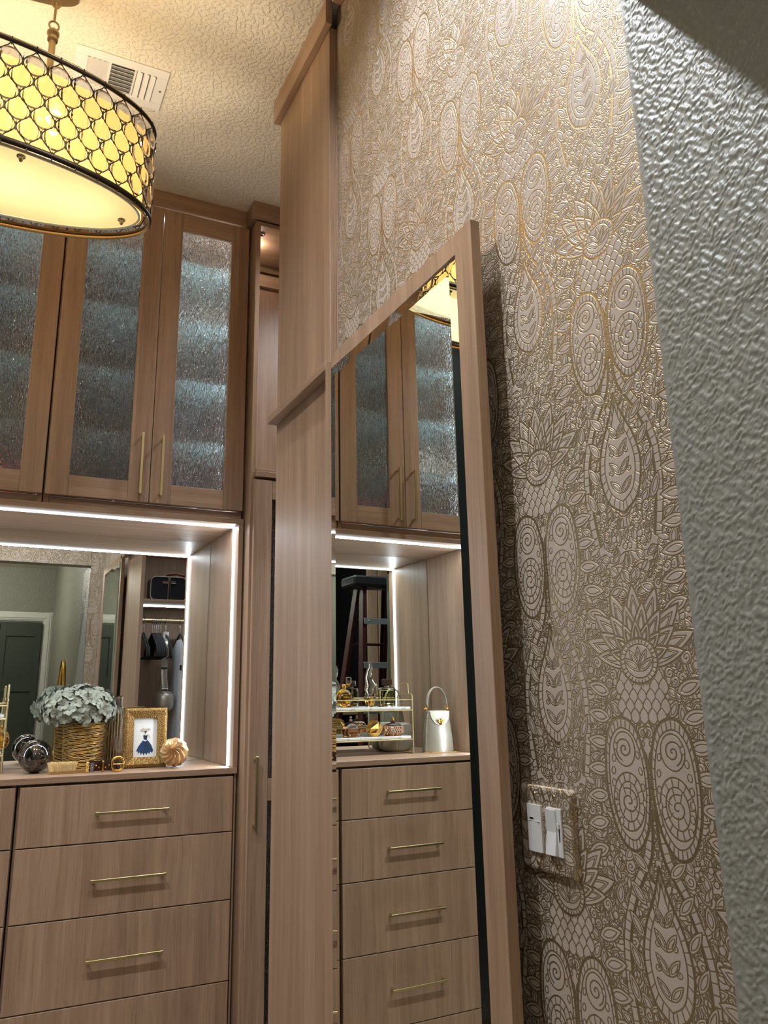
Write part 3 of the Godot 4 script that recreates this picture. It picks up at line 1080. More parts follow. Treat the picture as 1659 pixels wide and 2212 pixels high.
func tall_cabinet() -> void:
	var c := thing("tall_cupboard", "tall wooden cupboard, open and lit at the top, glass door below", "cupboard", Vector3(0.3, 0, -0.2))
	obj("side_panel", box(Vector3(0.084, 0, -0.46), Vector3(0.104, 3.43, 0.058)), M["wood"], c)
	obj("side_panel", box(Vector3(1.0, 0, -0.46), Vector3(1.02, 3.43, 0.058)), M["wood"], c)
	obj("back_panel", box(Vector3(0.1045, 2.31, -0.30), Vector3(0.9995, 3.4, -0.28)), M["wood_front"], c)
	obj("back_panel", box(Vector3(0.1045, 0.0, -0.46), Vector3(0.9995, 2.28, -0.45)), M["wood_inside"], c)
	obj("top_panel", box(Vector3(0.1045, 3.41, -0.46), Vector3(0.9995, 3.43, 0.057), 0.001, 0), M["wood"], c)
	obj("ledge", box(Vector3(0.096, 2.284, -0.46), Vector3(0.9995, 2.306, 0.083), 0.001, 0), M["wood"], c)
	obj("lip", box(Vector3(0.1045, 2.3065, -0.40), Vector3(0.9995, 2.322, 0.062), 0.001, 0), M["wood"], c)
	obj("cleat", box(Vector3(0.1045, 3.31, -0.2795), Vector3(0.9995, 3.372, -0.26), 0.001, 0), M["wood"], c)
	obj("hanging_rod", tube(mb(), PackedVector3Array([Vector3(0.1045, 3.388, -0.245), Vector3(0.9995, 3.388, -0.245)]), 0.013, 12), M["champagne"], c)
	# crown with its return
	obj("crown", box(Vector3(0.062, 3.431, 0.062), Vector3(1.03, 3.5045, 0.083), 0.001, 0), M["wood"], c)
	obj("crown", box(Vector3(0.062, 3.431, -0.030), Vector3(0.083, 3.5045, 0.0615), 0.001, 2), M["wood"], c)
	# door: stiles, rails and three panes
	var x0 := 0.094
	var x1 := 0.56
	var door := obj("door", bx(bx(mb(), Vector3(x0, 0.02, 0.0605), Vector3(0.1665, 2.273, 0.0805), 0.0012), Vector3(x1 - 0.073, 0.02, 0.0605), Vector3(x1, 2.273, 0.0805), 0.0012), M["wood_front"], c)
	for y in [[2.197, 2.273], [1.087, 1.162], [0.02, 0.095]]:
		obj("rail", box(Vector3(0.1669, y[0], 0.0608), Vector3(x1 - 0.0734, y[1] - 0.0003, 0.080), 0.0012, 0), M["wood_front"], door)
	for y in [[1.16, 2.20], [0.092, 1.09]]:
		obj("glass", box(Vector3(0.163, y[0], 0.068), Vector3(x1 - 0.07, y[1], 0.072), 0.0), M["rain_glass"], door)
	pull("handle", Vector3(0.1165, 1.005, 0.0805), Vector3(0.1165, 1.237, 0.0805), door)
	obj("door", box(Vector3(x1 + 0.003, 0.02, 0.0605), Vector3(1.015, 2.273, 0.0805), 0.0012), M["wood_front"], c)
	for y in [1.975, 0.915]:
		obj("shelf", box(Vector3(0.1045, y, -0.449), Vector3(0.9995, y + 0.02, 0.03), 0.001, 0), M["wood"], c)
	var p := thing("puck_light", "small dark round light let into the top of the open cupboard", "light", Vector3(0.128, 3.4095, -0.005))
	own("ring", lathe(mb(), Vector3.ZERO, [Vector2(0.007, 0.0), Vector2(0.007, -0.003), Vector2(0.012, -0.003), Vector2(0.0125, 0.0)], 20), M["cap_black"], p)
	var l := OmniLight3D.new()
	l.name = "light"
	l.position = Vector3(-0.006, -0.02, -0.075)
	l.light_color = Color(1.0, 0.93, 0.86)
	l.light_energy = 0.03
	l.light_size = 0.02
	l.omni_range = 6.0
	l.omni_attenuation = 2.0
	l.shadow_enabled = true
	own("lens", lathe(mb(), Vector3(-0.006, 0, -0.075), [Vector2(0.0, -0.004), Vector2(0.014, -0.004), Vector2(0.016, 0.0)], 20), M["led"], p)
	p.add_child(l)

func closet() -> void:
	var c := thing("open_closet", "open wooden hanging closet whose plain end panel meets the wall mirror", "closet", Vector3(0.4, 0, 0.9))
	obj("end_panel", box(Vector3(-0.0248, 0, 0.6735), Vector3(-0.004, 3.43, 1.105)), M["wood"], c)
	obj("end_panel", box(Vector3(0.93, 0, 0.6735), Vector3(0.95, 3.43, 1.105)), M["wood"], c)
	obj("back_panel", box(Vector3(-0.0035, 0, 1.09), Vector3(0.9295, 3.43, 1.105)), M["wood_inside"], c)
	obj("top_panel", box(Vector3(-0.0035, 3.41, 0.675), Vector3(0.9295, 3.43, 1.0895), 0.001, 0), M["wood"], c)
	obj("shelf", box(Vector3(-0.0035, 1.962, 0.675), Vector3(0.9295, 1.982, 1.0895), 0.001, 0), M["wood"], c)
	obj("shelf", box(Vector3(-0.0035, 2.285, 0.675), Vector3(0.9295, 2.303, 1.0895), 0.001, 0), M["wood"], c)
	obj("hanging_rod", tube(mb(), PackedVector3Array([Vector3(-0.0035, 1.884, 0.90), Vector3(0.9295, 1.884, 0.90)]), 0.014, 12), M["champagne"], c)
	obj("crown", box(Vector3(-0.0465, 3.418, 0.653), Vector3(-0.0255, 3.5045, 1.128), 0.001, 2), M["wood"], c)
	obj("crown", box(Vector3(-0.025, 3.418, 0.653), Vector3(0.95, 3.5045, 0.673), 0.001, 0), M["wood"], c)
	strip("light_strip", Vector3(0.02, 1.955, 0.80), Vector3(0.91, 1.9615, 0.808), c, Vector3(0, -1, 0), 0.16)
	strip("light_strip", Vector3(0.02, 2.278, 0.80), Vector3(0.91, 2.2845, 0.808), c, Vector3(0, -1, 0), 0.05)

func wall_mirror() -> void:
	var w := thing("wall_mirror", "tall mirror with slanted glass edges in a flat wooden frame on the wallpapered wall", "mirror", Vector3(-0.03, 0.2, 1.49))
	var xa := -0.0562
	var xb := -0.0355
	obj("stile", box(Vector3(xa, 0.2, 1.7819), Vector3(xb, 2.3077, 1.8377)), M["wood"], w)
	obj("stile", box(Vector3(xa, 0.2, 1.145), Vector3(xb, 2.2815, 1.1935)), M["wood"], w)
	obj("top_rail", box(Vector3(xa + 0.0003, 2.2635, 1.1939), Vector3(xb, 2.3074, 1.7815), 0.001, 1), M["wood"], w)
	obj("bottom_rail", box(Vector3(xa + 0.0003, 0.2, 1.1939), Vector3(xb, 0.25, 1.7815), 0.001, 1), M["wood"], w)
	obj("top_cap", box(Vector3(xa, 2.2823, 0.6735), Vector3(-0.0253, 2.3077, 1.1445), 0.001, 2), M["wood"], w)
	for y in [0.5, 1.3, 2.1]:
		obj("wall_cleat", box(Vector3(xb, y, 1.30), Vector3(-0.0005, y + 0.08, 1.70)), M["wood"], w)
	# glass: flat field and four bevels, the sheet turned by a degree and a half as its reflections show
	var z0 := 1.1925
	var z1 := 1.7835
	var y0 := 0.249
	var y1 := 2.265
	var f := func(y: float, z: float, back: float) -> Vector3:
		return Vector3(-0.0552 + 0.015 * (z - 1.7) + back, y, z)
	var n := Vector3(-1, 0, 0.015).normalized()
	var b := 0.0285
	var st := mb()
	var inn := [f.call(y0 + b, z0 + b, 0.0), f.call(y0 + b, z1 - b, 0.0), f.call(y1 - b, z1 - b, 0.0), f.call(y1 - b, z0 + b, 0.0)]
	quad(st, inn[0], inn[1], inn[2], inn[3], n, [Vector2.ZERO, Vector2.ZERO, Vector2.ZERO, Vector2.ZERO])
	obj("glass", st, M["mirror"], w)
	var dp := 0.0026
	var o := [f.call(y0, z0, dp), f.call(y0, z1, dp), f.call(y1, z1, dp), f.call(y1, z0, dp)]
	for k in 4:
		var q := (k + 1) % 4
		var nn: Vector3 = ((inn[q] as Vector3) - inn[k]).cross((o[k] as Vector3) - inn[k]).normalized()
		if nn.x > 0.0: nn = -nn
		var bs := mb()
		quad(bs, inn[k], inn[q], o[q], o[k], nn, [Vector2.ZERO, Vector2.ZERO, Vector2.ZERO, Vector2.ZERO])
		obj("bevel", bs, M["mirror"], w)
	var eg := mb()
	for k in 4:
		var q := (k + 1) % 4
		var o2: Array = [f.call(y0, z0, 0.0085), f.call(y0, z1, 0.0085), f.call(y1, z1, 0.0085), f.call(y1, z0, 0.0085)]
		quad(eg, o[k], o[q], o2[q], o2[k], [Vector3(0, -1, 0), Vector3(0, 0, 1), Vector3(0, 1, 0), Vector3(0, 0, -1)][k], [Vector2.ZERO, Vector2.ZERO, Vector2.ZERO, Vector2.ZERO])
	obj("glass_edge", eg, M["mirror_edge"], w)
	# backing board behind the glass, cut to the same slant
	var back := mb()
	quad(back, f.call(y0, z0, 0.004), f.call(y0, z1, 0.004), f.call(y1, z1, 0.004), f.call(y1, z0, 0.004), n, [Vector2.ZERO, Vector2.ZERO, Vector2.ZERO, Vector2.ZERO])
	obj("backing", back, M["wood"], w)

func switches() -> void:
	var yc := 1.251
	var zc := 1.884
	var p := thing("switch_plate", "two white switches in a plate covered with the wallpaper", "light switch", Vector3(0, yc, zc))
	# plate wrapped in the wallpaper: rounded front edges
	var st := mb()
	var hw := 0.0625
	var hh := 0.061
	var prof := [[0.0, 0.0], [0.0, 0.005], [0.0015, 0.0078], [0.005, 0.009]]
	var rings := []
	for q in prof:
		var ring := []
		for e in round_rect((hw - q[0]) * 2, (hh - q[0]) * 2, 0.006 - q[0] * 0.5, 4):
			ring.append(Vector3(-q[1], yc + e.y, zc + e.x))
		rings.append(ring)
	var uvf := func(v: Vector3) -> Vector2: return Vector2((v.z - 2.095 + 0.09) * 1.0 + v.x, v.y - 1.33 + 0.2)
	var m: int = rings[0].size()
	for k in 3:
		for q in m:
			var w := (q + 1) % m
			var a: Vector3 = rings[k][q]
			var b: Vector3 = rings[k][w]
			var c: Vector3 = rings[k + 1][w]
			var d: Vector3 = rings[k + 1][q]
			var nn := Vector3(0, a.y - yc, a.z - zc).normalized() * (1.0 - k / 3.0) + Vector3(-1, 0, 0) * (k / 2.5)
			if k == 0:
				var e1 := b - a
				nn = Vector3(0, e1.z, -e1.y).normalized()
				if nn.dot(Vector3(0, a.y - yc, a.z - zc)) < 0: nn = -nn
			quad(st, a, b, c, d, nn.normalized(), [uvf.call(a), uvf.call(b), uvf.call(c), uvf.call(d)])
	for q in m:
		var a: Vector3 = rings[3][q]
		var b: Vector3 = rings[3][(q + 1) % m]
		var c := Vector3(-0.009, yc, zc)
		tri(st, c, a, b, Vector3(-1, 0, 0), uvf.call(c), uvf.call(a), uvf.call(b))
	obj("cover_plate", st, M["wallpaper"], p)
	var X := -0.009
	# left: motion sensor switch with a window
	var za := zc - 0.023
	var s := mb()
	for k in 6:
		var a0 := -1.0 + k / 3.0
		var a1 := -1.0 + (k + 1) / 3.0
		var f0 := X - 0.0035 - 0.0018 * (1.0 - a0 * a0)
		var f1 := X - 0.0035 - 0.0018 * (1.0 - a1 * a1)
		var q0 := za + a0 * 0.0165
		var q1 := za + a1 * 0.0165
		quad(s, Vector3(f0, yc - 0.0335, q0), Vector3(f1, yc - 0.0335, q1), Vector3(f1, yc + 0.0335, q1), Vector3(f0, yc + 0.0335, q0), Vector3(-1, 0, (a0 + a1) * 0.1).normalized(), [Vector2.ZERO, Vector2.ZERO, Vector2.ZERO, Vector2.ZERO])
		for e in [-1.0, 1.0]:
			quad(s, Vector3(f0, yc + e * 0.0335, q0), Vector3(f1, yc + e * 0.0335, q1), Vector3(X, yc + e * 0.0335, q1), Vector3(X, yc + e * 0.0335, q0), Vector3(0, e, 0), [Vector2.ZERO, Vector2.ZERO, Vector2.ZERO, Vector2.ZERO])
	for e in [-1.0, 1.0]:
		quad(s, Vector3(X, yc - 0.0335, za + e * 0.0165), Vector3(X - 0.0035, yc - 0.0335, za + e * 0.0165), Vector3(X - 0.0035, yc + 0.0335, za + e * 0.0165), Vector3(X, yc + 0.0335, za + e * 0.0165), Vector3(0, 0, e), [Vector2.ZERO, Vector2.ZERO, Vector2.ZERO, Vector2.ZERO])
	var sen := obj("motion_switch", s, M["switch_white"], p)
	obj("sensor_window", box(Vector3(X - 0.0058, yc + 0.0125, za - 0.0085), Vector3(X - 0.0030, yc + 0.0148, za + 0.0008), 0.0003), M["lens_black"], sen)
	obj("seam", box(Vector3(X - 0.0054, yc + 0.0098, za - 0.014), Vector3(X - 0.0030, yc + 0.0106, za + 0.014), 0.0002), M["switch_white"], sen)
	# right: rocker with a slide dimmer
	var zb := zc + 0.023
	var r := obj("dimmer_switch", box(Vector3(X - 0.0032, yc - 0.0335, zb - 0.0165), Vector3(X, yc + 0.0335, zb + 0.0165), 0.0006), M["switch_white"], p)
	var rk := mb()
	var zl := zb - 0.0160
	var zr := zb + 0.0062
	var ro := PackedVector2Array([Vector2(0.0032, 0.031), Vector2(0.0062, 0.031), Vector2(0.0045, 0.0), Vector2(0.0092, -0.0315), Vector2(0.0032, -0.0315)])
	slab(rk, ro, zr - zl, Transform3D(Basis(Vector3(-1, 0, 0), Vector3(0, 1, 0), Vector3(0, 0, 1)), Vector3(X, yc, zl)))
	obj("rocker", rk, M["switch_white"], r)
	obj("slot", box(Vector3(X - 0.0034, yc - 0.0125, zb + 0.0105), Vector3(X - 0.003, yc + 0.0145, zb + 0.0125), 0.0), M["lens_black"], r)
	obj("slider", box(Vector3(X - 0.0062, yc + 0.0055, zb + 0.0092), Vector3(X - 0.003, yc + 0.0135, zb + 0.0136), 0.0008), M["switch_white"], r)
	for zz in [za, zb]:
		for e in [-1.0, 1.0]:
			var sc := mb()
			lathe(sc, Vector3.ZERO, [Vector2(0.0033, -0.0006), Vector2(0.0031, 0.0008), Vector2(0.0015, 0.0016), Vector2(0.0, 0.0018)], 14)
			var o := own("screw", sc, M["champagne"], p, Vector3(X, e * 0.0485, zz - zc))
			o.rotation.z = PI / 2
			own("screw_slot", box(Vector3(-0.0028, 0.0012, -0.0004), Vector3(0.0028, 0.0019, 0.0004), 0.0), M["lens_black"], o)

# ---------------------------------------------------------------- chandelier: oval drum of wire lattice and crystals round an amber shade
func chandelier() -> void:
	var ctr := Vector3(-0.957, 0, 0.847)
	var c := thing("chandelier", "oval drum chandelier of crystals in bronze wire lattice round an amber shade, hung by chains", "chandelier", ctr)
	c.rotation.y = 0.07
	var A := 0.48
	var B := 0.195
	var yb := 2.800
	var yt := 3.092
	# points at even spacing round the oval
	var N := 36
	var fine := []
	var run := PackedFloat32Array([0.0])
	for k in 721:
		var a := TAU * k / 720.0
		fine.append(Vector2(A * cos(a), B * sin(a)))
		if k > 0:
			run.append(run[k - 1] + (fine[k] as Vector2).distance_to(fine[k - 1]))
	var total := run[720]
	var at := func(t: float) -> Array:   # position and outward normal at a share of the way round
		var s := fposmod(t, 1.0) * total
		var i := clampi(run.bsearch(s), 1, 720)
		var w := (s - run[i - 1]) / (run[i] - run[i - 1])
		var p: Vector2 = (fine[i - 1] as Vector2).lerp(fine[i], w)
		var n := Vector2(p.x / (A * A), p.y / (B * B)).normalized()
		return [p, n]
	for q in [[yb, "bottom_ring", 0.0068], [yt, "top_ring", 0.0055]]:
		for layer in [[0.0, "bronze_iron", 1.0], [-0.0105, "champagne", 0.62]]:
			var pts := PackedVector3Array()
			for k in 120:
				var e: Array = at.call(k / 120.0)
				pts.append(Vector3(e[0].x + e[1].x * layer[0] * 0.35, q[0] + (layer[0] if q[0] < 3.0 else -layer[0]), e[0].y + e[1].y * layer[0] * 0.35))
			own(q[1] if layer[0] == 0.0 else String(q[1]) + "_lip", tube(mb(), pts, q[2] * layer[2], 10, true, false, Vector2(1.25, 0.8), Vector3.UP), M[layer[1]], c)
	# lattice: neighbouring wires swing together and apart
	var st := mb()
	var h := (yt - yb) / 3.0
	for j in N * 2:
		var pts := PackedVector3Array()
		for k in 37:
			var f := k / 12.0
			var co := cos(TAU * f)
			var sw := signf(co) * pow(absf(co), 0.85)
			var t := ((j + 0.5) * 0.5 + (1.0 if j % 2 == 1 else -1.0) * 0.235 * sw) / N
			var e: Array = at.call(t)
			pts.append(Vector3(e[0].x, yt - f * h, e[0].y))
		tube(st, pts, 0.0017, 5, false, false)
	for j in N:
		for k in 7:
			var t := (j + (0.0 if k % 2 == 0 else 0.5)) / N
			var e: Array = at.call(t)
			var p := Vector3(e[0].x + e[1].x * 0.001, yt - k * h * 0.5, e[0].y + e[1].y * 0.001)
			tube(st, PackedVector3Array([p + Vector3(0, 0.011, 0), p - Vector3(0, 0.013, 0)]), 0.0019, 5)
			if k > 0 and k < 6:
				tube(st, PackedVector3Array([p + Vector3(0.0, 0.004, 0), p + Vector3(e[1].x * 0.006, 0.013, e[1].y * 0.006)]), 0.0009, 4)
	own("wire_lattice", st, M["bronze_iron"], c)
	# crystals: one cushion shaped lens, shared
	var lens := crystal_mesh()
	for j in N:
		for k in 5:
			var t := (j + (0.0 if k % 2 == 0 else 0.5)) / N
			var e: Array = at.call(t)
			var o := own("crystal", lens, M["crystal"], c, Vector3(e[0].x - e[1].x * 0.001, yt - (k + 1) * h * 0.5, e[0].y - e[1].y * 0.001))
			o.rotation.y = atan2(e[1].x, e[1].y)
	# shade inside, diffuser below
	var oval_wall := func(a: float, b: float, y0: float, y1: float) -> SurfaceTool:
		var s := mb()
		for k in 96:
			var q := []
			for z in [k, k + 1]:
				var an: float = TAU * z / 96.0
				q.append([Vector3(a * cos(an), 0, b * sin(an)), Vector3(cos(an) / a, 0, sin(an) / b).normalized()])
			smooth_quad(s, [q[0][0] + Vector3(0, y0, 0), q[0][1]], [q[1][0] + Vector3(0, y0, 0), q[1][1]], [q[1][0] + Vector3(0, y1, 0), q[1][1]], [q[0][0] + Vector3(0, y1, 0), q[0][1]])
		return s
	own("shade", oval_wall.call(A - 0.026, B - 0.026, yb + 0.004, yt - 0.028), M["amber_shade"], c)
	var d := mb()
	for k in 96:
		var p := Vector3((A - 0.034) * cos(TAU * k / 96), yb + 0.006, (B - 0.034) * sin(TAU * k / 96))
		var q := Vector3((A - 0.034) * cos(TAU * (k + 1) / 96), yb + 0.006, (B - 0.034) * sin(TAU * (k + 1) / 96))
		tri(d, Vector3(0, yb + 0.006, 0), p, q, Vector3(0, -1, 0))
	own("diffuser", d, M["diffuser"], c)
	var rim := PackedVector3Array()
	for k in 96:
		rim.append(Vector3((A - 0.031) * cos(TAU * k / 96), yb + 0.004, (B - 0.031) * sin(TAU * k / 96)))
	own("diffuser_rim", tube(mb(), rim, 0.0035, 8, true, false), M["white_paint"], c)
	for q in [Vector2(0.405, -0.022), Vector2(-0.405, 0.022), Vector2(0.115, 0.137), Vector2(-0.115, -0.137)]:
		own("knob", ball(lathe(mb(), Vector3(q.x, yb - 0.008, q.y), [Vector2(0.011, 0.012), Vector2(0.011, 0.010), Vector2(0.004, 0.008)], 16), Vector3(q.x, yb - 0.006, q.y), Vector3(0.0055, 0.007, 0.0055), 12), M["champagne"], c)
	# bulbs
	for x in [-0.30, -0.10, 0.10, 0.30]:
		own("bulb", ball(mb(), Vector3(x, yb + 0.150, 0), Vector3(0.026, 0.034, 0.026), 16), M["bulb"], c)
		own("socket", lathe(mb(), Vector3(x, yb + 0.180, 0), [Vector2(0.0, 0.05), Vector2(0.014, 0.05), Vector2(0.014, 0.0)], 14), M["champagne"], c)
		var l := OmniLight3D.new()
		l.name = "bulb_light"
		l.position = Vector3(x, yb + 0.150, 0)
		l.light_color = Color(1.0, 0.93, 0.80)
		l.light_energy = 0.20
		l.light_size = 0.024
		l.omni_range = 12.0
		l.omni_attenuation = 2.0
		l.shadow_enabled = true
		c.add_child(l, true)
	var dl := AreaLight3D.new()
	dl.name = "diffuser_light"
	dl.area_size = Vector2(0.78, 0.26)
	dl.light_color = Color(1.0, 0.96, 0.76)
	dl.light_energy = 0.045
	dl.area_range = 12.0
	dl.shadow_enabled = true
	dl.position = Vector3(0, yb - 0.012, 0)
	dl.rotation_degrees = Vector3(-90, 0, 0)
	c.add_child(dl)
	# hanging: cross bar, two rods, chains, oval canopy
	own("cross_bar", bx(bx(mb(), Vector3(-0.46, yt - 0.055, -0.008), Vector3(0.46, yt - 0.047, 0.008)), Vector3(-0.008, yt - 0.0555, -0.172), Vector3(0.008, yt - 0.0465, 0.172)), M["champagne"], c)
	for x in [0.171, -0.171]:
		var r := own("rod", lathe(mb(), Vector3(x, 0, 0), [Vector2(0.0, yt - 0.06), Vector2(0.0095, yt - 0.06), Vector2(0.0095, 3.306), Vector2(0.0145, 3.308), Vector2(0.0150, 3.318), Vector2(0.011, 3.322), Vector2(0.0175, 3.330), Vector2(0.0175, 3.337), Vector2(0.012, 3.345), Vector2(0.006, 3.349), Vector2(0.0, 3.35)], 20), M["champagne"], c)
		var ch := mb()
		for k in 3:
			var y := 3.362 + 0.0475 * k
			var pts := PackedVector3Array()
			for q in 20:
				var a := TAU * q / 20
				var w := Vector2(0.0135 * cos(a), (0.015 if k == 0 else 0.031) * sin(a))
				pts.append(Vector3(x + (w.x if k % 2 == 0 else 0.0), y + w.y, 0.0 if k % 2 == 0 else w.x))
			tube(ch, pts, 0.0030, 7, true)
		own("chain", ch, M["champagne"], r)
	own("canopy", lathe(mb(), Vector3(0, CEIL - 0.03, 0), [Vector2(0.0, 0.0), Vector2(0.985, 0.0), Vector2(1.0, 0.004), Vector2(1.0, 0.0295)], 48, 0.235, 0.066), M["champagne"], c)

func crystal_mesh() -> ArrayMesh:
	var st := mb()
	var n := 20
	var rings := []
	for q in [[0.0, 0.0046], [0.72, 0.0044], [0.90, 0.0026], [1.0, 0.0], [0.90, -0.0026], [0.72, -0.0044], [0.0, -0.0046]]:
		var ring := []
		for k in n:
			var a := TAU * k / n
			var ca := cos(a)
			var sa := sin(a)
			var e := 0.74
			var p := Vector2(signf(ca) * pow(absf(ca), e) * 0.0240, signf(sa) * pow(absf(sa), e) * 0.0310) * float(q[0])
			ring.append(Vector3(p.x, p.y, q[1]))
		rings.append(ring)
	for k in rings.size() - 1:
		for i in n:
			var w := (i + 1) % n
			var a: Vector3 = rings[k][i]
			var b: Vector3 = rings[k][w]
			var c: Vector3 = rings[k + 1][w]
			var d: Vector3 = rings[k + 1][i]
			for t in [[a, b, c], [a, c, d]]:
				var nn: Vector3 = ((t[1] as Vector3) - t[0]).cross((t[2] as Vector3) - t[0])
				if nn.length() < 1e-10:
					continue
				nn = nn.normalized()
				if nn.dot((t[0] as Vector3) + t[1] + t[2]) < 0: nn = -nn
				tri(st, t[0], t[1], t[2], nn)
	return st.commit()

func ceiling_vent() -> void:
	var x0 := -0.713
	var x1 := -0.412
	var z0 := 0.450
	var z1 := 0.642
	var c := thing("ceiling_vent", "white metal air vent with louvres on the ceiling behind the chandelier", "vent", Vector3((x0 + x1) / 2, CEIL, (z0 + z1) / 2))
	var y := CEIL - 0.006
	var p := mb()
	# plate round three groups of slots
	var cols := [x0, x0 + 0.040, x0 + 0.108, x0 + 0.115, x0 + 0.190, x0 + 0.197, x0 + 0.262, x1]
	var za := z0 + 0.034
	var zb := z1 - 0.034
	bx(p, Vector3(x0, y, z0), Vector3(x1, CEIL - 0.0005, za), 0.0015)
	bx(p, Vector3(x0, y, zb), Vector3(x1, CEIL - 0.0005, z1), 0.0015)
	for q in [[0, 1], [2, 3], [4, 5], [6, 7]]:
		bx(p, Vector3(cols[q[0]], y, za), Vector3(cols[q[1]], CEIL - 0.0005, zb), 0.001)
	obj("plate", p, M["vent_metal"], c)
	obj("duct", box(Vector3(x0 + 0.03, CEIL - 0.0016, z0 + 0.02), Vector3(x1 - 0.03, CEIL - 0.0006, z1 - 0.02), 0.0), M["duct_steel"], c)
	# louvres: four across the left, seven along the middle, three across the right
	for q in [[cols[1], cols[2], 4, -1.0], [cols[5], cols[6], 3, 1.0]]:
		for k in int(q[2]):
			var w: float = (q[1] - q[0]) / q[2]
			var x: float = q[0] + w * (k + 0.5)
			obj("slat", bx(mb(), Vector3(-0.0005, -0.0095, za), Vector3(0.0005, 0.0095, zb), 0.0, 2, Transform3D(Basis(Vector3(0, 0, 1), 1.12 * q[3]), Vector3(x, y + 0.0005, 0))), M["vent_metal"], c)
	for k in 7:
		var w: float = (zb - za) / 7
		var z: float = za + w * (k + 0.5)
		obj("slat", bx(mb(), Vector3(cols[3], -0.0080, -0.0005), Vector3(cols[4], 0.0080, 0.0005), 0.0, 0, Transform3D(Basis(Vector3(1, 0, 0), -0.80), Vector3(0, y + 0.0005, z))), M["vent_metal"], c)
	for x in [x0 + 0.016, x1 - 0.016]:
		obj("screw", lathe(mb(), Vector3(x, y, (z0 + z1) / 2), [Vector2(0.0, -0.0015), Vector2(0.003, -0.001), Vector2(0.0042, 0.0)], 14), M["chrome"], c)

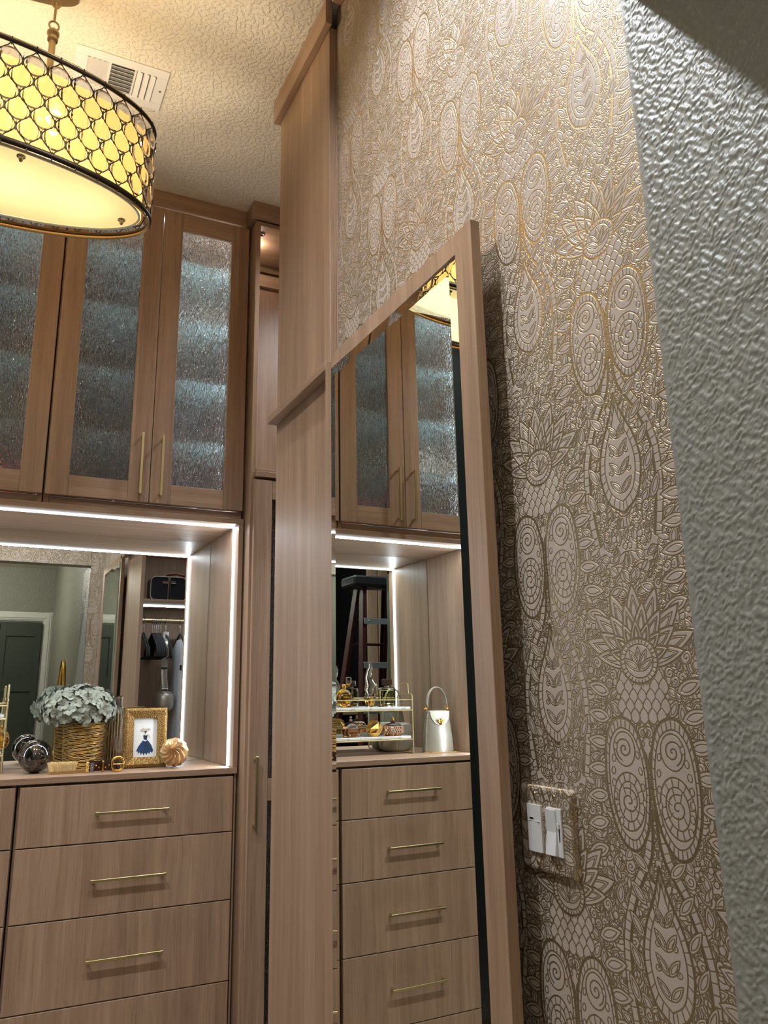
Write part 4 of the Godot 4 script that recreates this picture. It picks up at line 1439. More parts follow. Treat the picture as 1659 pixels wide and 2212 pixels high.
# ---------------------------------------------------------------- ornaments on the counter
func counter_things() -> void:
	var Y := COUNTER + 0.0005
	# dark marbled ball
	var b := thing("marbled_ball", "dark brown marbled glass ball at the left of the gold pot", "ornament", Vector3(-0.602, Y, -0.17))
	own("ball", ball(mb(), Vector3(0, 0.0565, 0), Vector3.ONE * 0.056, 40, Basis(Vector3(0.3, 0.2, 1).normalized(), 0.6)), M["swirl_ball"], b)
	own("foot", lathe(mb(), Vector3.ZERO, [Vector2(0.016, 0.0), Vector2(0.017, 0.003), Vector2(0.0, 0.0045)], 20), M["cap_black"], b)
	# gold wound pot with hydrangea
	var p := thing("hydrangea_pot", "pale grey hydrangea blooms in a round pot wound with gold strands", "potted flowers", Vector3(-0.436, Y, -0.250))
	own("pot", lathe(mb(), Vector3.ZERO, [Vector2(0.0, 0.0), Vector2(0.065, 0.0), Vector2(0.073, 0.165), Vector2(0.066, 0.165), Vector2(0.060, 0.05), Vector2(0.0, 0.05)], 36), M["pot_lining"], p)
	var st := mb()
	for k in 44:
		var pts := PackedVector3Array()
		var y0 := 0.003 + 0.0037 * k
		for q in 40:
			var a := TAU * q / 40
			var r := 0.0655 + 0.008 * y0 / 0.165 + rng.randf() * 0.0022
			pts.append(Vector3(r * cos(a), y0 + sin(a * 5.0 + k * 1.7) * 0.0016 + rng.randf_range(-0.0016, 0.0016), r * sin(a)))
		tube(st, pts, 0.0017, 5, true)
	own("gold_strands", st, M["woven_gold"], p).set_meta("kind", "stuff")
	var fl := floret_mesh()
	var golden := PI * (3.0 - sqrt(5.0))
	var nb := 92
	for k in nb:
		var v := 1.0 - 1.55 * (k + 0.5) / nb
		var rr := sqrt(1.0 - v * v)
		var dir := Vector3(rr * cos(k * golden), v, rr * sin(k * golden))
		var o := own("bloom", fl[k % 3], M["petal"], p, Vector3(-0.026, 0.213, 0.01) + dir * Vector3(0.131, 0.078, 0.098) * rng.randf_range(0.90, 1.03))
		var zx := Vector3(dir.x, dir.y + 0.15, dir.z).normalized()
		var xx := zx.cross(Vector3(0.2, 0.4, 1).normalized()).normalized().rotated(zx, rng.randf() * TAU)
		o.basis = Basis(xx, zx, xx.cross(zx)) * Basis(Vector3(rng.randf() - 0.5, 0, rng.randf() - 0.5).normalized(), rng.randf() * 0.5)
	own("flower_core", ball(mb(), Vector3(-0.026, 0.213, 0.01), Vector3(0.112, 0.064, 0.080), 20), M["stem_green"], p)
	# tall ribbed bottle vase
	var v := thing("bottle_vase", "tall ribbed smoky glass bottle vase behind the gold picture frame", "vase", Vector3(-0.314, Y, -0.362))
	var rb := mb()
	var prof := [Vector2(0.0, 0.0), Vector2(0.043, 0.0), Vector2(0.0465, 0.006), Vector2(0.0465, 0.188), Vector2(0.043, 0.204), Vector2(0.030, 0.213), Vector2(0.0265, 0.222), Vector2(0.0265, 0.246), Vector2(0.029, 0.254), Vector2(0.033, 0.2565), Vector2(0.0325, 0.2585), Vector2(0.024, 0.2545), Vector2(0.0235, 0.222), Vector2(0.041, 0.200), Vector2(0.043, 0.188), Vector2(0.043, 0.012), Vector2(0.0, 0.010)]
	ribbed(rb, prof, 28, 0.0016, 0.006, 0.195)
	own("bottle", rb, M["ribbed_glass"], v)
	own("neck_band", lathe(mb(), Vector3.ZERO, [Vector2(0.0228, 0.2225), Vector2(0.0228, 0.2445), Vector2(0.0, 0.2445)], 28), M["cap_brown"], v)
	picture_frame(Y)
	# faceted ball, gold star on silver
	var f := thing("faceted_ball", "faceted mercury glass ball with a gold star of folds, at the right of the frame", "ornament", Vector3(-0.129, Y, -0.118))
	var ax := Vector3(-0.40, 0.30, 0.86).normalized()
	var xx := ax.cross(Vector3.UP).normalized()
	var bs := Basis(xx, ax, xx.cross(ax))
	own("gold_star", star_ball(0.0525, 0, 5, bs), M["mercury_gold"], f, Vector3(0, 0.0535, 0))
	own("silver_base", star_ball(0.0525, 5, 10, bs), M["mercury_silver"], f, Vector3(0, 0.0535, 0))
	# brush
	var h := thing("bristle_brush", "small wooden brush with pale bristles lying at the counter's front edge", "brush", Vector3(-0.51, Y, -0.10))
	h.rotation.y = 0.06
	var bo := PackedVector2Array()
	for e in [Vector2(-0.052, -0.017), Vector2(-0.048, -0.02), Vector2(0.030, -0.020), Vector2(0.042, -0.011), Vector2(0.070, -0.007), Vector2(0.086, -0.006), Vector2(0.088, 0.0), Vector2(0.086, 0.006), Vector2(0.070, 0.007), Vector2(0.042, 0.011), Vector2(0.030, 0.020), Vector2(-0.048, 0.02), Vector2(-0.052, 0.017)]:
		bo.append(e)
	own("handle", slab(mb(), bo, 0.009, Transform3D(Basis(Vector3(1, 0, 0), Vector3(0, 0, -1), Vector3(0, 1, 0)), Vector3.ZERO)), M["brush_wood"], h)
	var br := mb()
	for k in 520:
		var q := Vector2(rng.randf_range(-0.046, 0.034), rng.randf_range(-0.016, 0.016))
		var top := Vector3(q.x * 1.16 + rng.randf_range(-0.002, 0.002), 0.037 + rng.randf_range(-0.003, 0.002), q.y * 1.25)
		tube(br, PackedVector3Array([Vector3(q.x, 0.009, q.y), top]), [0.0011, 0.0006], 4, false, true)
	own("bristles", br, M["bristle"], h).set_meta("kind", "stuff")
	# belt
	var l := thing("leather_belt", "coiled dark brown leather belt with gold buckle and studs, by the brush", "belt", Vector3(-0.385, Y, -0.085))
	var band := func(pts: PackedVector3Array, y0: float, y1: float, th: float) -> SurfaceTool:
		var s := mb()
		for k in pts.size() - 1:
			var a := pts[k]
			var e := pts[k + 1]
			var n := Vector3(-(e.z - a.z), 0, e.x - a.x).normalized() * th * 0.5
			for g in [1.0, -1.0]:
				quad(s, a + n * g + Vector3(0, y0, 0), e + n * g + Vector3(0, y0, 0), e + n * g + Vector3(0, y1, 0), a + n * g + Vector3(0, y1, 0), n.normalized() * g, [Vector2.ZERO, Vector2.ZERO, Vector2.ZERO, Vector2.ZERO])
			for g in [y0, y1]:
				quad(s, a + n + Vector3(0, g, 0), e + n + Vector3(0, g, 0), e - n + Vector3(0, g, 0), a - n + Vector3(0, g, 0), Vector3(0, 1 if g == y1 else -1, 0), [Vector2.ZERO, Vector2.ZERO, Vector2.ZERO, Vector2.ZERO])
		return s
	var path := PackedVector3Array()
	for k in 17:
		var t := k / 16.0
		path.append(Vector3(-0.046 + 0.092 * t, 0, 0.018 - 0.030 * sin(PI * t * 0.9)))
	for k in 12:
		var a := PI * k / 11.0
		path.append(Vector3(0.046 - 0.0 + 0.018 * sin(a), 0, -0.026 + 0.020 * cos(a) - 0.016))
	for k in 9:
		path.append(Vector3(0.040 - 0.010 * k, 0, -0.062 - 0.002 * k))
	own("strap", band.call(path, 0.003, 0.033, 0.0032), M["brown_leather"], l)
	var loop := PackedVector3Array()
	for k in 28:
		var a := TAU * k / 28
		loop.append(Vector3(0.047 + 0.0185 * signf(cos(a)) * pow(absf(cos(a)), 0.8), 0.0265 + 0.0225 * signf(sin(a)) * pow(absf(sin(a)), 0.8), 0.024))
	own("buckle", tube(mb(), loop, 0.0042, 8, true), M["gold_metal"], l)
	own("prong", tube(mb(), PackedVector3Array([Vector3(0.028, 0.026, 0.024), Vector3(0.066, 0.026, 0.029)]), 0.0022, 8), M["gold_metal"], l)
	own("keeper", bx(mb(), Vector3(-0.003, 0.001, -0.016), Vector3(0.004, 0.037, 0.006), 0.001), M["gold_metal"], l)
	var tip := mb()
	for k in 7:
		ball(tip, Vector3(-0.052 - 0.0015 * (k % 2), 0.005 + 0.0048 * k, 0.020), Vector3(0.006, 0.0042, 0.005), 10)
	own("tip", tip, M["gold_metal"], l)
	for k in 6:
		var e := path[2 + k * 2]
		own("stud", ball(mb(), e + Vector3(0, 0.018 + 0.008 * (k % 2) - 0.004, 0.002), Vector3(0.003, 0.003, 0.002), 10), M["gold_metal"], l)

func ribbed(st: SurfaceTool, prof: Array, ribs: int, depth: float, y0: float, y1: float) -> void:
	var n := ribs * 4
	var rings := []
	for k in prof.size():
		var p: Vector2 = prof[k]
		var outer := k <= 4
		var t: Vector2 = ((prof[mini(k + 1, prof.size() - 1)] as Vector2) - (prof[maxi(k - 1, 0)] as Vector2)).normalized()
		var ring := []
		for q in n:
			var a := TAU * q / n
			var w := cos(a * ribs) * depth if outer and p.y >= y0 and p.y <= y1 and p.x > 0.03 else 0.0
			var nn := Vector3(cos(a) * t.y, -t.x, sin(a) * t.y)
			if w != 0.0 or (outer and p.x > 0.04):
				var s := sin(a * ribs) * depth * ribs / 0.046
				nn += Vector3(-sin(a), 0, cos(a)) * s * 0.8
			ring.append([Vector3(cos(a) * (p.x + w), p.y, sin(a) * (p.x + w)), nn.normalized()])
		rings.append(ring)
	for k in prof.size() - 1:
		for q in n:
			smooth_quad(st, rings[k][q], rings[k][(q + 1) % n], rings[k + 1][(q + 1) % n], rings[k + 1][q])

func floret_mesh() -> Array:
	var out := []
	for v in 3:
		var st := mb()
		for k in 4:
			var a := PI / 2 * k + rng.randf_range(-0.2, 0.2)
			var f := Vector3(cos(a), 0, sin(a))
			var s := Vector3(-sin(a), 0, cos(a))
			var len_ := rng.randf_range(0.021, 0.027)
			var wid := rng.randf_range(0.011, 0.0145)
			var up := rng.randf_range(-0.004, 0.006)
			var rows := []
			for q in [[0.08, 0.18, 0.0], [0.45, 0.95, 0.3], [0.8, 0.85, 0.75], [1.0, 0.12, 1.0]]:
				var c: Vector3 = f * (len_ * q[0]) + Vector3(0, 0.004 * sin(q[0] * 2.6) + up * q[2], 0)
				rows.append([c - s * wid * q[1] + Vector3(0, 0.0035 * q[1], 0), c, c + s * wid * q[1] + Vector3(0, 0.0035 * q[1], 0)])
			for q in 3:
				for g in 2:
					var A: Vector3 = rows[q][g]
					var B: Vector3 = rows[q][g + 1]
					var C: Vector3 = rows[q + 1][g + 1]
					var D: Vector3 = rows[q + 1][g]
					var n := (B - A).cross(D - A).normalized()
					if n.y < 0: n = -n
					var tone := lerpf(0.80, 1.05, rng.randf())
					st.set_color(Color(tone, tone, tone * rng.randf_range(0.93, 1.0)))
					quad(st, A, B, C, D, n, [Vector2.ZERO, Vector2.ZERO, Vector2.ZERO, Vector2.ZERO])
		st.set_color(Color(0.75, 0.75, 0.6))
		ball(st, Vector3(0, 0.003, 0), Vector3(0.0028, 0.0025, 0.0028), 8)
		out.append(st.commit())
	return out

func star_ball(r: float, k0: int, k1: int, bs: Basis) -> SurfaceTool:
	# twelve folds run from the pole; each ring of points alternates in and out
	var st := mb()
	var n := 24
	var pt := func(k: int, q: int) -> Vector3:
		var th := PI * k / 10.0
		var an := TAU * (q + 0.35 * (k % 2)) / n
		var rr := r * (1.0 if (q + k) % 2 == 0 else (0.86 if k > 0 and k < 10 else 1.0))
		return bs * (Vector3(sin(th) * cos(an), cos(th), sin(th) * sin(an)) * rr)
	for k in range(k0, k1):
		for q in n:
			var a: Vector3 = pt.call(k, q)
			var b: Vector3 = pt.call(k, q + 1)
			var c: Vector3 = pt.call(k + 1, q + 1)
			var d: Vector3 = pt.call(k + 1, q)
			for t in [[a, b, c], [a, c, d]]:
				var nn: Vector3 = ((t[1] as Vector3) - t[0]).cross((t[2] as Vector3) - t[0])
				if nn.length() < 1e-9: continue
				nn = nn.normalized()
				if nn.dot((t[0] as Vector3) + t[1] + t[2]) < 0: nn = -nn
				tri(st, t[0], t[1], t[2], nn)
	return st

func picture_frame(Y: float) -> void:
	var f := thing("picture_frame", "crackled gold picture frame holding a drawing of a woman in a blue gown", "picture frame", Vector3(-0.224, Y, -0.185))
	f.rotation.y = -0.05
	var lean := Basis(Vector3(1, 0, 0), -0.14)
	var W := 0.0785
	var H := 0.212
	var rim := 0.036
	var xf := Transform3D(lean, Vector3.ZERO)
	var st := mb()
	# four mitred bars with a sloping face
	var o := [Vector2(-W, 0), Vector2(W, 0), Vector2(W, H), Vector2(-W, H)]
	var i := [Vector2(-W + rim, rim), Vector2(W - rim, rim), Vector2(W - rim, H - rim), Vector2(-W + rim, H - rim)]
	var m := [Vector2(-W + 0.010, 0.010), Vector2(W - 0.010, 0.010), Vector2(W - 0.010, H - 0.010), Vector2(-W + 0.010, H - 0.010)]
	for k in 4:
		var q := (k + 1) % 4
		var side := [Vector3(0, -1, 0), Vector3(1, 0, 0), Vector3(0, 1, 0), Vector3(-1, 0, 0)][k] as Vector3
		var part := mb()
		var z := func(p: Vector2, d: float) -> Vector3: return xf * Vector3(p.x, p.y, d)
		var uv := [Vector2.ZERO, Vector2(1, 0), Vector2(1, 1), Vector2(0, 1)]
		quad(part, z.call(o[k], 0.0), z.call(o[q], 0.0), z.call(o[q], 0.016), z.call(o[k], 0.016), lean * side, uv)
		quad(part, z.call(o[k], 0.016), z.call(o[q], 0.016), z.call(m[q], 0.022), z.call(m[k], 0.022), lean * (side * 0.6 + Vector3(0, 0, 1)).normalized(), uv)
		quad(part, z.call(m[k], 0.022), z.call(m[q], 0.022), z.call(i[q], 0.013), z.call(i[k], 0.013), lean * (Vector3(0, 0, 1) - side * 0.35).normalized(), uv)
		quad(part, z.call(i[k], 0.013), z.call(i[q], 0.013), z.call(i[q], 0.005), z.call(i[k], 0.005), lean * -side, uv)
		own("bar", part, M["crackle_gold"], f)
	own("backing", bx(mb(), Vector3(-W + 0.003, 0.003, 0.0), Vector3(W - 0.003, H - 0.003, 0.0045), 0.0, 1, xf), M["pot_lining"], f)
	own("easel", bx(mb(), Vector3(-0.02, 0.0, -0.004), Vector3(0.02, 0.15, -0.001), 0.0, 1, Transform3D(Basis(Vector3(1, 0, 0), 0.32), Vector3(0, 0.001, -0.068))), M["pot_lining"], f)
	var sheet := own("drawing", bx(mb(), Vector3(-W + rim - 0.002, rim - 0.002, 0.0046), Vector3(W - rim + 0.002, H - rim + 0.002, 0.0056), 0.0, 1, xf), M["paper"], f)
	var flat := func(pts: Array, d: float, mm: String, nm: String) -> void:
		var pl := PackedVector2Array()
		for e in pts: pl.append(Vector2(e[0], e[1]) * 0.001 + Vector2(0, rim))
		own(nm, slab(mb(), pl, 0.00015, xf * Transform3D(Basis(), Vector3(0, 0, d))), M[mm], sheet)
	# gown: a full skirt of blue strokes, bodice, pale sash, arms, wide hat
	flat.call([[-5, 63], [-14, 52], [-24, 38], [-32, 20], [-26, 22], [-24, 12], [-18, 18], [-14, 8], [-9, 16], [-4, 6], [1, 15], [7, 7], [11, 16], [17, 10], [20, 19], [26, 14], [31, 22], [24, 42], [14, 55], [6, 63]], 0.0058, "paint_blue", "skirt")
	for k in 9:
		var x := -24.0 + 6.0 * k
		flat.call([[x * 0.12 - 1.0, 60], [x * 0.12 + 1.2, 60], [x + 2.0, 22 + absf(x) * 0.2], [x, 14 + absf(x) * 0.3]], 0.0060, "paint_deep" if k % 2 == 0 else "paint_blue", "skirt_stroke")
	flat.call([[-5, 62], [6, 62], [8, 72], [7, 79], [2, 76], [-3, 79], [-7, 78], [-6, 70]], 0.0060, "paint_deep", "bodice")
	flat.call([[-8, 64], [-2, 62], [5, 60], [6, 57], [0, 56], [-7, 59]], 0.0062, "paper", "sash")
	flat.call([[6, 78], [12, 74], [17, 66], [19, 67], [14, 78], [8, 83]], 0.0060, "paint_cream", "arm")
	flat.call([[-2, 78], [2, 78], [4, 87], [0, 90], [-2, 86]], 0.0060, "paint_cream", "neck")
	flat.call([[-1, 86], [4, 87], [6, 93], [3, 98], [-3, 96], [-4, 90]], 0.0060, "ink_dark", "hair")
	flat.call([[-18, 92], [-10, 90], [4, 93], [18, 96], [20, 99], [12, 104], [0, 107], [-12, 102], [-19, 97]], 0.0062, "paint_cream", "hat")
	flat.call([[-6, 102], [-10, 109], [-2, 112], [6, 110], [14, 106], [8, 101]], 0.0064, "paper", "hat_feather")

# ---------------------------------------------------------------- perfume on its stand, bag beside it
func bottle(called: String, label: String, at: Vector3, shapes: Array) -> Node3D:
	var b := thing(called, label, "perfume bottle", at, "")
	for s in shapes:
		own(s[0], s[1], M[s[2]], b)
	return b

func pillow(w: float, h: float, d: float, y0: float, n := 24, e := 0.5) -> SurfaceTool:
	# rounded block: superellipsoid standing on y0
	var st := mb()
	var sg := func(v: float, p: float) -> float: return signf(v) * pow(absf(v), p)
	var rows := 16
	var rings := []
	for k in rows + 1:
		var ph := -PI / 2 + PI * k / rows
		var ring := []
		for q in n:
			var a := TAU * q / n
			var cp: float = sg.call(cos(ph), e)
			var p := Vector3(w * 0.5 * cp * sg.call(cos(a), e), h * 0.5 * sg.call(sin(ph), e), d * 0.5 * cp * sg.call(sin(a), e))
			var cn: float = sg.call(cos(ph), 2.0 - e)
			var nn := Vector3(cn * sg.call(cos(a), 2.0 - e) / w, sg.call(sin(ph), 2.0 - e) / h, cn * sg.call(sin(a), 2.0 - e) / d)
			ring.append([p + Vector3(0, y0 + h * 0.5, 0), nn.normalized()])
		rings.append(ring)
	for k in rows:
		for q in n:
			smooth_quad(st, rings[k][q], rings[k][(q + 1) % n], rings[k + 1][(q + 1) % n], rings[k + 1][q])
	return st

func faceted(prof: Array, n: int, sx := 1.0, sz := 1.0, twist := 0.0) -> SurfaceTool:
	var st := mb()
	var ring := func(k: int, q: int) -> Vector3:
		var p: Vector2 = prof[k]
		var a := TAU * (q + twist * k) / n
		return Vector3(p.x * cos(a) * sx, p.y, p.x * sin(a) * sz)
	var cen := Vector3(0, ((prof[0] as Vector2).y + (prof[prof.size() - 1] as Vector2).y) * 0.5, 0)
	for k in prof.size() - 1:
		for q in n:
			for t in [[ring.call(k, q), ring.call(k, q + 1), ring.call(k + 1, q + 1)], [ring.call(k, q), ring.call(k + 1, q + 1), ring.call(k + 1, q)]]:
				var nn: Vector3 = ((t[1] as Vector3) - t[0]).cross((t[2] as Vector3) - t[0])
				if nn.length() < 1e-10: continue
				nn = nn.normalized()
				if nn.dot(((t[0] as Vector3) + t[1] + t[2]) / 3.0 - cen) < 0: nn = -nn
				tri(st, t[0], t[1], t[2], nn)
	return st

func perfume_things() -> void:
	var xl := -1.105
	var xr := -0.705
	var zf := -0.195
	var zb := -0.325
	var Y := COUNTER
	var s := thing("perfume_stand", "two tier gold wire stand with marble shelves at the left of the counter", "stand", Vector3((xl + xr) / 2, Y, (zf + zb) / 2))
	for x in [xl, xr]:
		var st := mb()
		var zm := (zf + zb) / 2
		tube(st, PackedVector3Array([Vector3(x, Y + 0.0035, zb), Vector3(x, Y + 0.244, zb), Vector3(x, Y + 0.252, zb + 0.006), Vector3(x, Y + 0.252, zf - 0.006), Vector3(x, Y + 0.244, zf), Vector3(x, Y + 0.0035, zf)]), 0.003, 8)
		tube(st, PackedVector3Array([Vector3(x, Y + 0.0032, zb), Vector3(x, Y + 0.0032, zf)]), 0.003, 8)
		tube(st, PackedVector3Array([Vector3(x, Y + 0.252, zm - 0.032), Vector3(x, Y + 0.294, zm - 0.030), Vector3(x, Y + 0.300, zm - 0.022), Vector3(x, Y + 0.300, zm + 0.022), Vector3(x, Y + 0.294, zm + 0.030), Vector3(x, Y + 0.252, zm + 0.032)]), 0.003, 8)
		obj("end_frame", st, M["brass"], s)
	var rails := mb()
	for y in [0.060, 0.183, 0.110, 0.236]:
		for z in ([zf, zb] if y in [0.060, 0.183] else [zb]):
			tube(rails, PackedVector3Array([Vector3(xl, Y + y, z), Vector3(xr, Y + y, z)]), 0.0028, 8)
	tube(rails, PackedVector3Array([Vector3(xl, Y + 0.228, zf), Vector3(xr, Y + 0.228, zf)]), 0.002, 8)
	obj("rails", rails, M["brass"], s)
	for y in [0.0633, 0.1863]:
		obj("shelf", box(Vector3(xl + 0.008, Y + y, zb + 0.001), Vector3(xr - 0.008, Y + y + 0.012, zf - 0.001), 0.002), M["marble"], s)
	var U := Y + 0.1988       # on the upper shelf
	var L := Y + 0.0758       # on the lower shelf
	# upper shelf
	bottle("perfume_bottle", "round clear perfume bottle of yellow scent, front of the upper shelf", Vector3(-0.782, U, -0.222), [
		["glass", ball(mb(), Vector3(0, 0.0395, 0), Vector3(0.039, 0.039, 0.020), 28), "clear_glass"],
		["scent", faceted([Vector2(0.0, 0.006), Vector2(0.024, 0.016), Vector2(0.033, 0.034), Vector2(0.029, 0.052), Vector2(0.0, 0.053)], 12, 1.0, 0.42), "amber_liquid"],
		["cap", lathe(mb(), Vector3.ZERO, [Vector2(0.0, 0.098), Vector2(0.009, 0.097), Vector2(0.0095, 0.0795), Vector2(0.0, 0.0795)], 20), "gold_metal"]])
	for q in [[-0.912, -0.232, 1.0, "sculpted clear glass perfume bottle with a tall twisted cap, middle of the upper shelf"], [-0.757, -0.290, 0.93, "sculpted clear glass perfume bottle with a dark collar, behind the round yellow bottle"]]:
		var st := mb()
		var pts := PackedVector3Array()
		var rad := []
		for e in [[0.0, 0.050, 0.016], [0.004, 0.072, 0.026], [-0.004, 0.092, 0.030], [0.002, 0.108, 0.024], [0.007, 0.128, 0.017], [0.001, 0.148, 0.018], [-0.006, 0.168, 0.013], [-0.004, 0.186, 0.009], [0.002, 0.190, 0.002]]:
			pts.append(Vector3(e[0], e[1] * q[2], 0))
			rad.append(e[2] * q[2])
		tube(st, pts, rad, 8, false, true, Vector2(1.0, 0.72), Vector3(0, 0, 1))
		bottle("perfume_bottle", q[3], Vector3(q[0], U, q[1]), [
			["cap", st, "clear_glass"],
			["glass", faceted([Vector2(0.0, 0.0), Vector2(0.014, 0.0), Vector2(0.020, 0.020), Vector2(0.026, 0.040), Vector2(0.020, 0.058 * q[2]), Vector2(0.0, 0.0585 * q[2])], 7, 1.15, 0.8, 0.12), "clear_glass"],
			["scent", faceted([Vector2(0.0, 0.004), Vector2(0.010, 0.006), Vector2(0.0185, 0.038), Vector2(0.0, 0.0385)], 7, 1.15, 0.75), "amber_liquid"]])
	taken["perfume_bottle"] = int(taken["perfume_bottle"])
	bottle("perfume_bottle", "slim clear perfume bottle with a clear square cap, right behind the round yellow bottle", Vector3(-0.826, U, -0.268), [
		["glass", box(Vector3(-0.021, 0, -0.012), Vector3(0.021, 0.088, 0.012), 0.004), "clear_glass"],
		["scent", box(Vector3(-0.0175, 0.006, -0.0085), Vector3(0.0175, 0.060, 0.0085), 0.003), "amber_liquid"],
		["collar", lathe(mb(), Vector3.ZERO, [Vector2(0.0, 0.101), Vector2(0.0095, 0.1005), Vector2(0.0095, 0.0885), Vector2(0.0, 0.0885)], 18), "gold_metal"],
		["cap", box(Vector3(-0.012, 0.1015, -0.012), Vector3(0.012, 0.128, 0.012), 0.002), "clear_glass"]])
	var ring := PackedVector3Array()
	for k in 22:
		ring.append(Vector3(0.0125 * cos(TAU * k / 22), 0.034 + 0.0125 * sin(TAU * k / 22), 0.0155))
	bottle("perfume_bottle", "square clear perfume bottle with round emblem and brown cap, upper shelf", Vector3(-0.997, U, -0.228), [
		["glass", box(Vector3(-0.038, 0, -0.015), Vector3(0.038, 0.083, 0.015), 0.005), "clear_glass"],
		["scent", box(Vector3(-0.031, 0.012, -0.0105), Vector3(0.031, 0.072, 0.0105), 0.003), "green_liquid"],
		["emblem", tube(mb(), ring, 0.0016, 6, true), "cap_brown"],
		["collar", lathe(mb(), Vector3.ZERO, [Vector2(0.0, 0.092), Vector2(0.012, 0.0915), Vector2(0.012, 0.0835), Vector2(0.0, 0.0835)], 20), "chrome"],
		["cap", box(Vector3(-0.020, 0.0925, -0.015), Vector3(0.020, 0.119, 0.015), 0.003), "cap_brown"]])
	# lower shelf
	bottle("perfume_bottle", "low domed clear perfume bottle with a ball stopper, lower shelf", Vector3(-0.817, L, -0.228), [
		["glass", lathe(mb(), Vector3.ZERO, [Vector2(0.0, 0.0), Vector2(0.036, 0.0), Vector2(0.040, 0.004), Vector2(0.042, 0.026), Vector2(0.036, 0.046), Vector2(0.020, 0.060), Vector2(0.009, 0.063), Vector2(0.0, 0.063)], 28, 1.0, 0.62), "clear_glass"],
		["scent", lathe(mb(), Vector3.ZERO, [Vector2(0.0, 0.006), Vector2(0.033, 0.007), Vector2(0.0355, 0.032), Vector2(0.0, 0.0325)], 28, 1.0, 0.55), "rose_liquid"],
		["stopper", ball(ball(mb(), Vector3(0, 0.070, 0), Vector3.ONE * 0.007, 12), Vector3(0, 0.083, 0), Vector3.ONE * 0.0055, 12), "chrome"]])
	bottle("perfume_bottle", "gold faceted nugget perfume bottle, middle of the lower shelf", Vector3(-0.928, L, -0.225), [
		["nugget", faceted([Vector2(0.0, 0.0), Vector2(0.017, 0.0), Vector2(0.034, 0.016), Vector2(0.041, 0.034), Vector2(0.030, 0.058), Vector2(0.014, 0.067), Vector2(0.0, 0.068)], 7, 1.0, 0.72, 0.3), "gold_metal"]])
	var lace := mb()
	for k in 26:
		var a := PI * (0.05 + 0.9 * (k % 13) / 12.0)
		var row := k / 13
		var pts := PackedVector3Array()
		for q in 12:
			var t := TAU * q / 12
			pts.append(Vector3(0.0475 * cos(a) + 0.0048 * cos(t) * sin(a), 0.018 + 0.016 * row + 0.0068 * sin(t), 0.031 * sin(a) + 0.0015))
		tube(lace, pts, 0.0012, 5, true)
	bottle("perfume_bottle", "pot shaped perfume bottle in pale lace with a purple ribbon, lower shelf", Vector3(-1.025, L, -0.232), [
		["glass", lathe(mb(), Vector3.ZERO, [Vector2(0.0, 0.0), Vector2(0.040, 0.0), Vector2(0.047, 0.010), Vector2(0.048, 0.034), Vector2(0.036, 0.050), Vector2(0.014, 0.056), Vector2(0.0, 0.056)], 28, 1.0, 0.62), "clear_glass"],
		["scent", lathe(mb(), Vector3.ZERO, [Vector2(0.0, 0.005), Vector2(0.038, 0.006), Vector2(0.043, 0.033), Vector2(0.0, 0.034)], 28, 1.0, 0.58), "rose_liquid"],
		["lace", lace, "lace_glass"],
		["ribbon", lathe(mb(), Vector3.ZERO, [Vector2(0.0085, 0.063), Vector2(0.0125, 0.060), Vector2(0.0125, 0.057), Vector2(0.0085, 0.0565)], 18), "purple_ribbon"],
		["cap", lathe(mb(), Vector3.ZERO, [Vector2(0.0, 0.081), Vector2(0.005, 0.080), Vector2(0.0075, 0.0565), Vector2(0.0, 0.0565)], 16), "gold_metal"]])
	bottle("perfume_bottle", "flat round gold perfume bottle nearest the gold pot, lower shelf", Vector3(-0.720, L, -0.235), [
		["glass", ball(mb(), Vector3(0, 0.036, 0), Vector3(0.034, 0.036, 0.014), 24), "clear_glass"],
		["scent", faceted([Vector2(0.0, 0.006), Vector2(0.022, 0.014), Vector2(0.028, 0.034), Vector2(0.018, 0.058), Vector2(0.0, 0.062)], 10, 1.0, 0.34), "amber_liquid"],
		["cap", lathe(mb(), Vector3.ZERO, [Vector2(0.0, 0.086), Vector2(0.008, 0.085), Vector2(0.008, 0.0725), Vector2(0.0, 0.0725)], 16), "gold_metal"]])
	bottle("perfume_bottle", "little clear sample bottle with a chrome cap in front of the lace bottle", Vector3(-1.012, L, -0.206), [
		["glass", lathe(mb(), Vector3.ZERO, [Vector2(0.0, 0.0), Vector2(0.0085, 0.0), Vector2(0.0085, 0.016), Vector2(0.0, 0.016)], 14), "clear_glass"],
		["cap", lathe(mb(), Vector3.ZERO, [Vector2(0.0, 0.030), Vector2(0.0085, 0.0295), Vector2(0.0085, 0.0163), Vector2(0.0, 0.0163)], 14), "chrome"]])
	# small silver bag with a bee
	var b := thing("mini_handbag", "small pearly silver handbag with a bee clasp beside the perfume stand", "handbag", Vector3(-1.235, Y + 0.0005, -0.20))
	var prof := []
	for e in [[0.0, 0.068, 0.030], [0.010, 0.069, 0.034], [0.06, 0.065, 0.034], [0.12, 0.058, 0.028], [0.160, 0.054, 0.020], [0.172, 0.051, 0.016]]:
		prof.append(e)
	var st := mb()
	for k in prof.size() - 1:
		var a := round_rect(prof[k][1] * 2, prof[k][2] * 2, prof[k][2] * 0.55, 4)
		var c := round_rect(prof[k + 1][1] * 2, prof[k + 1][2] * 2, prof[k + 1][2] * 0.55, 4)
		for q in a.size():
			var w := (q + 1) % a.size()
			var na := Vector3(a[q].x / 4.0, 0, a[q].y).normalized()
			var nb := Vector3(a[w].x / 4.0, 0, a[w].y).normalized()
			smooth_quad(st, [Vector3(a[q].x, prof[k][0], a[q].y), na], [Vector3(a[w].x, prof[k][0], a[w].y), nb], [Vector3(c[w].x, prof[k + 1][0], c[w].y), nb], [Vector3(c[q].x, prof[k + 1][0], c[q].y), na])
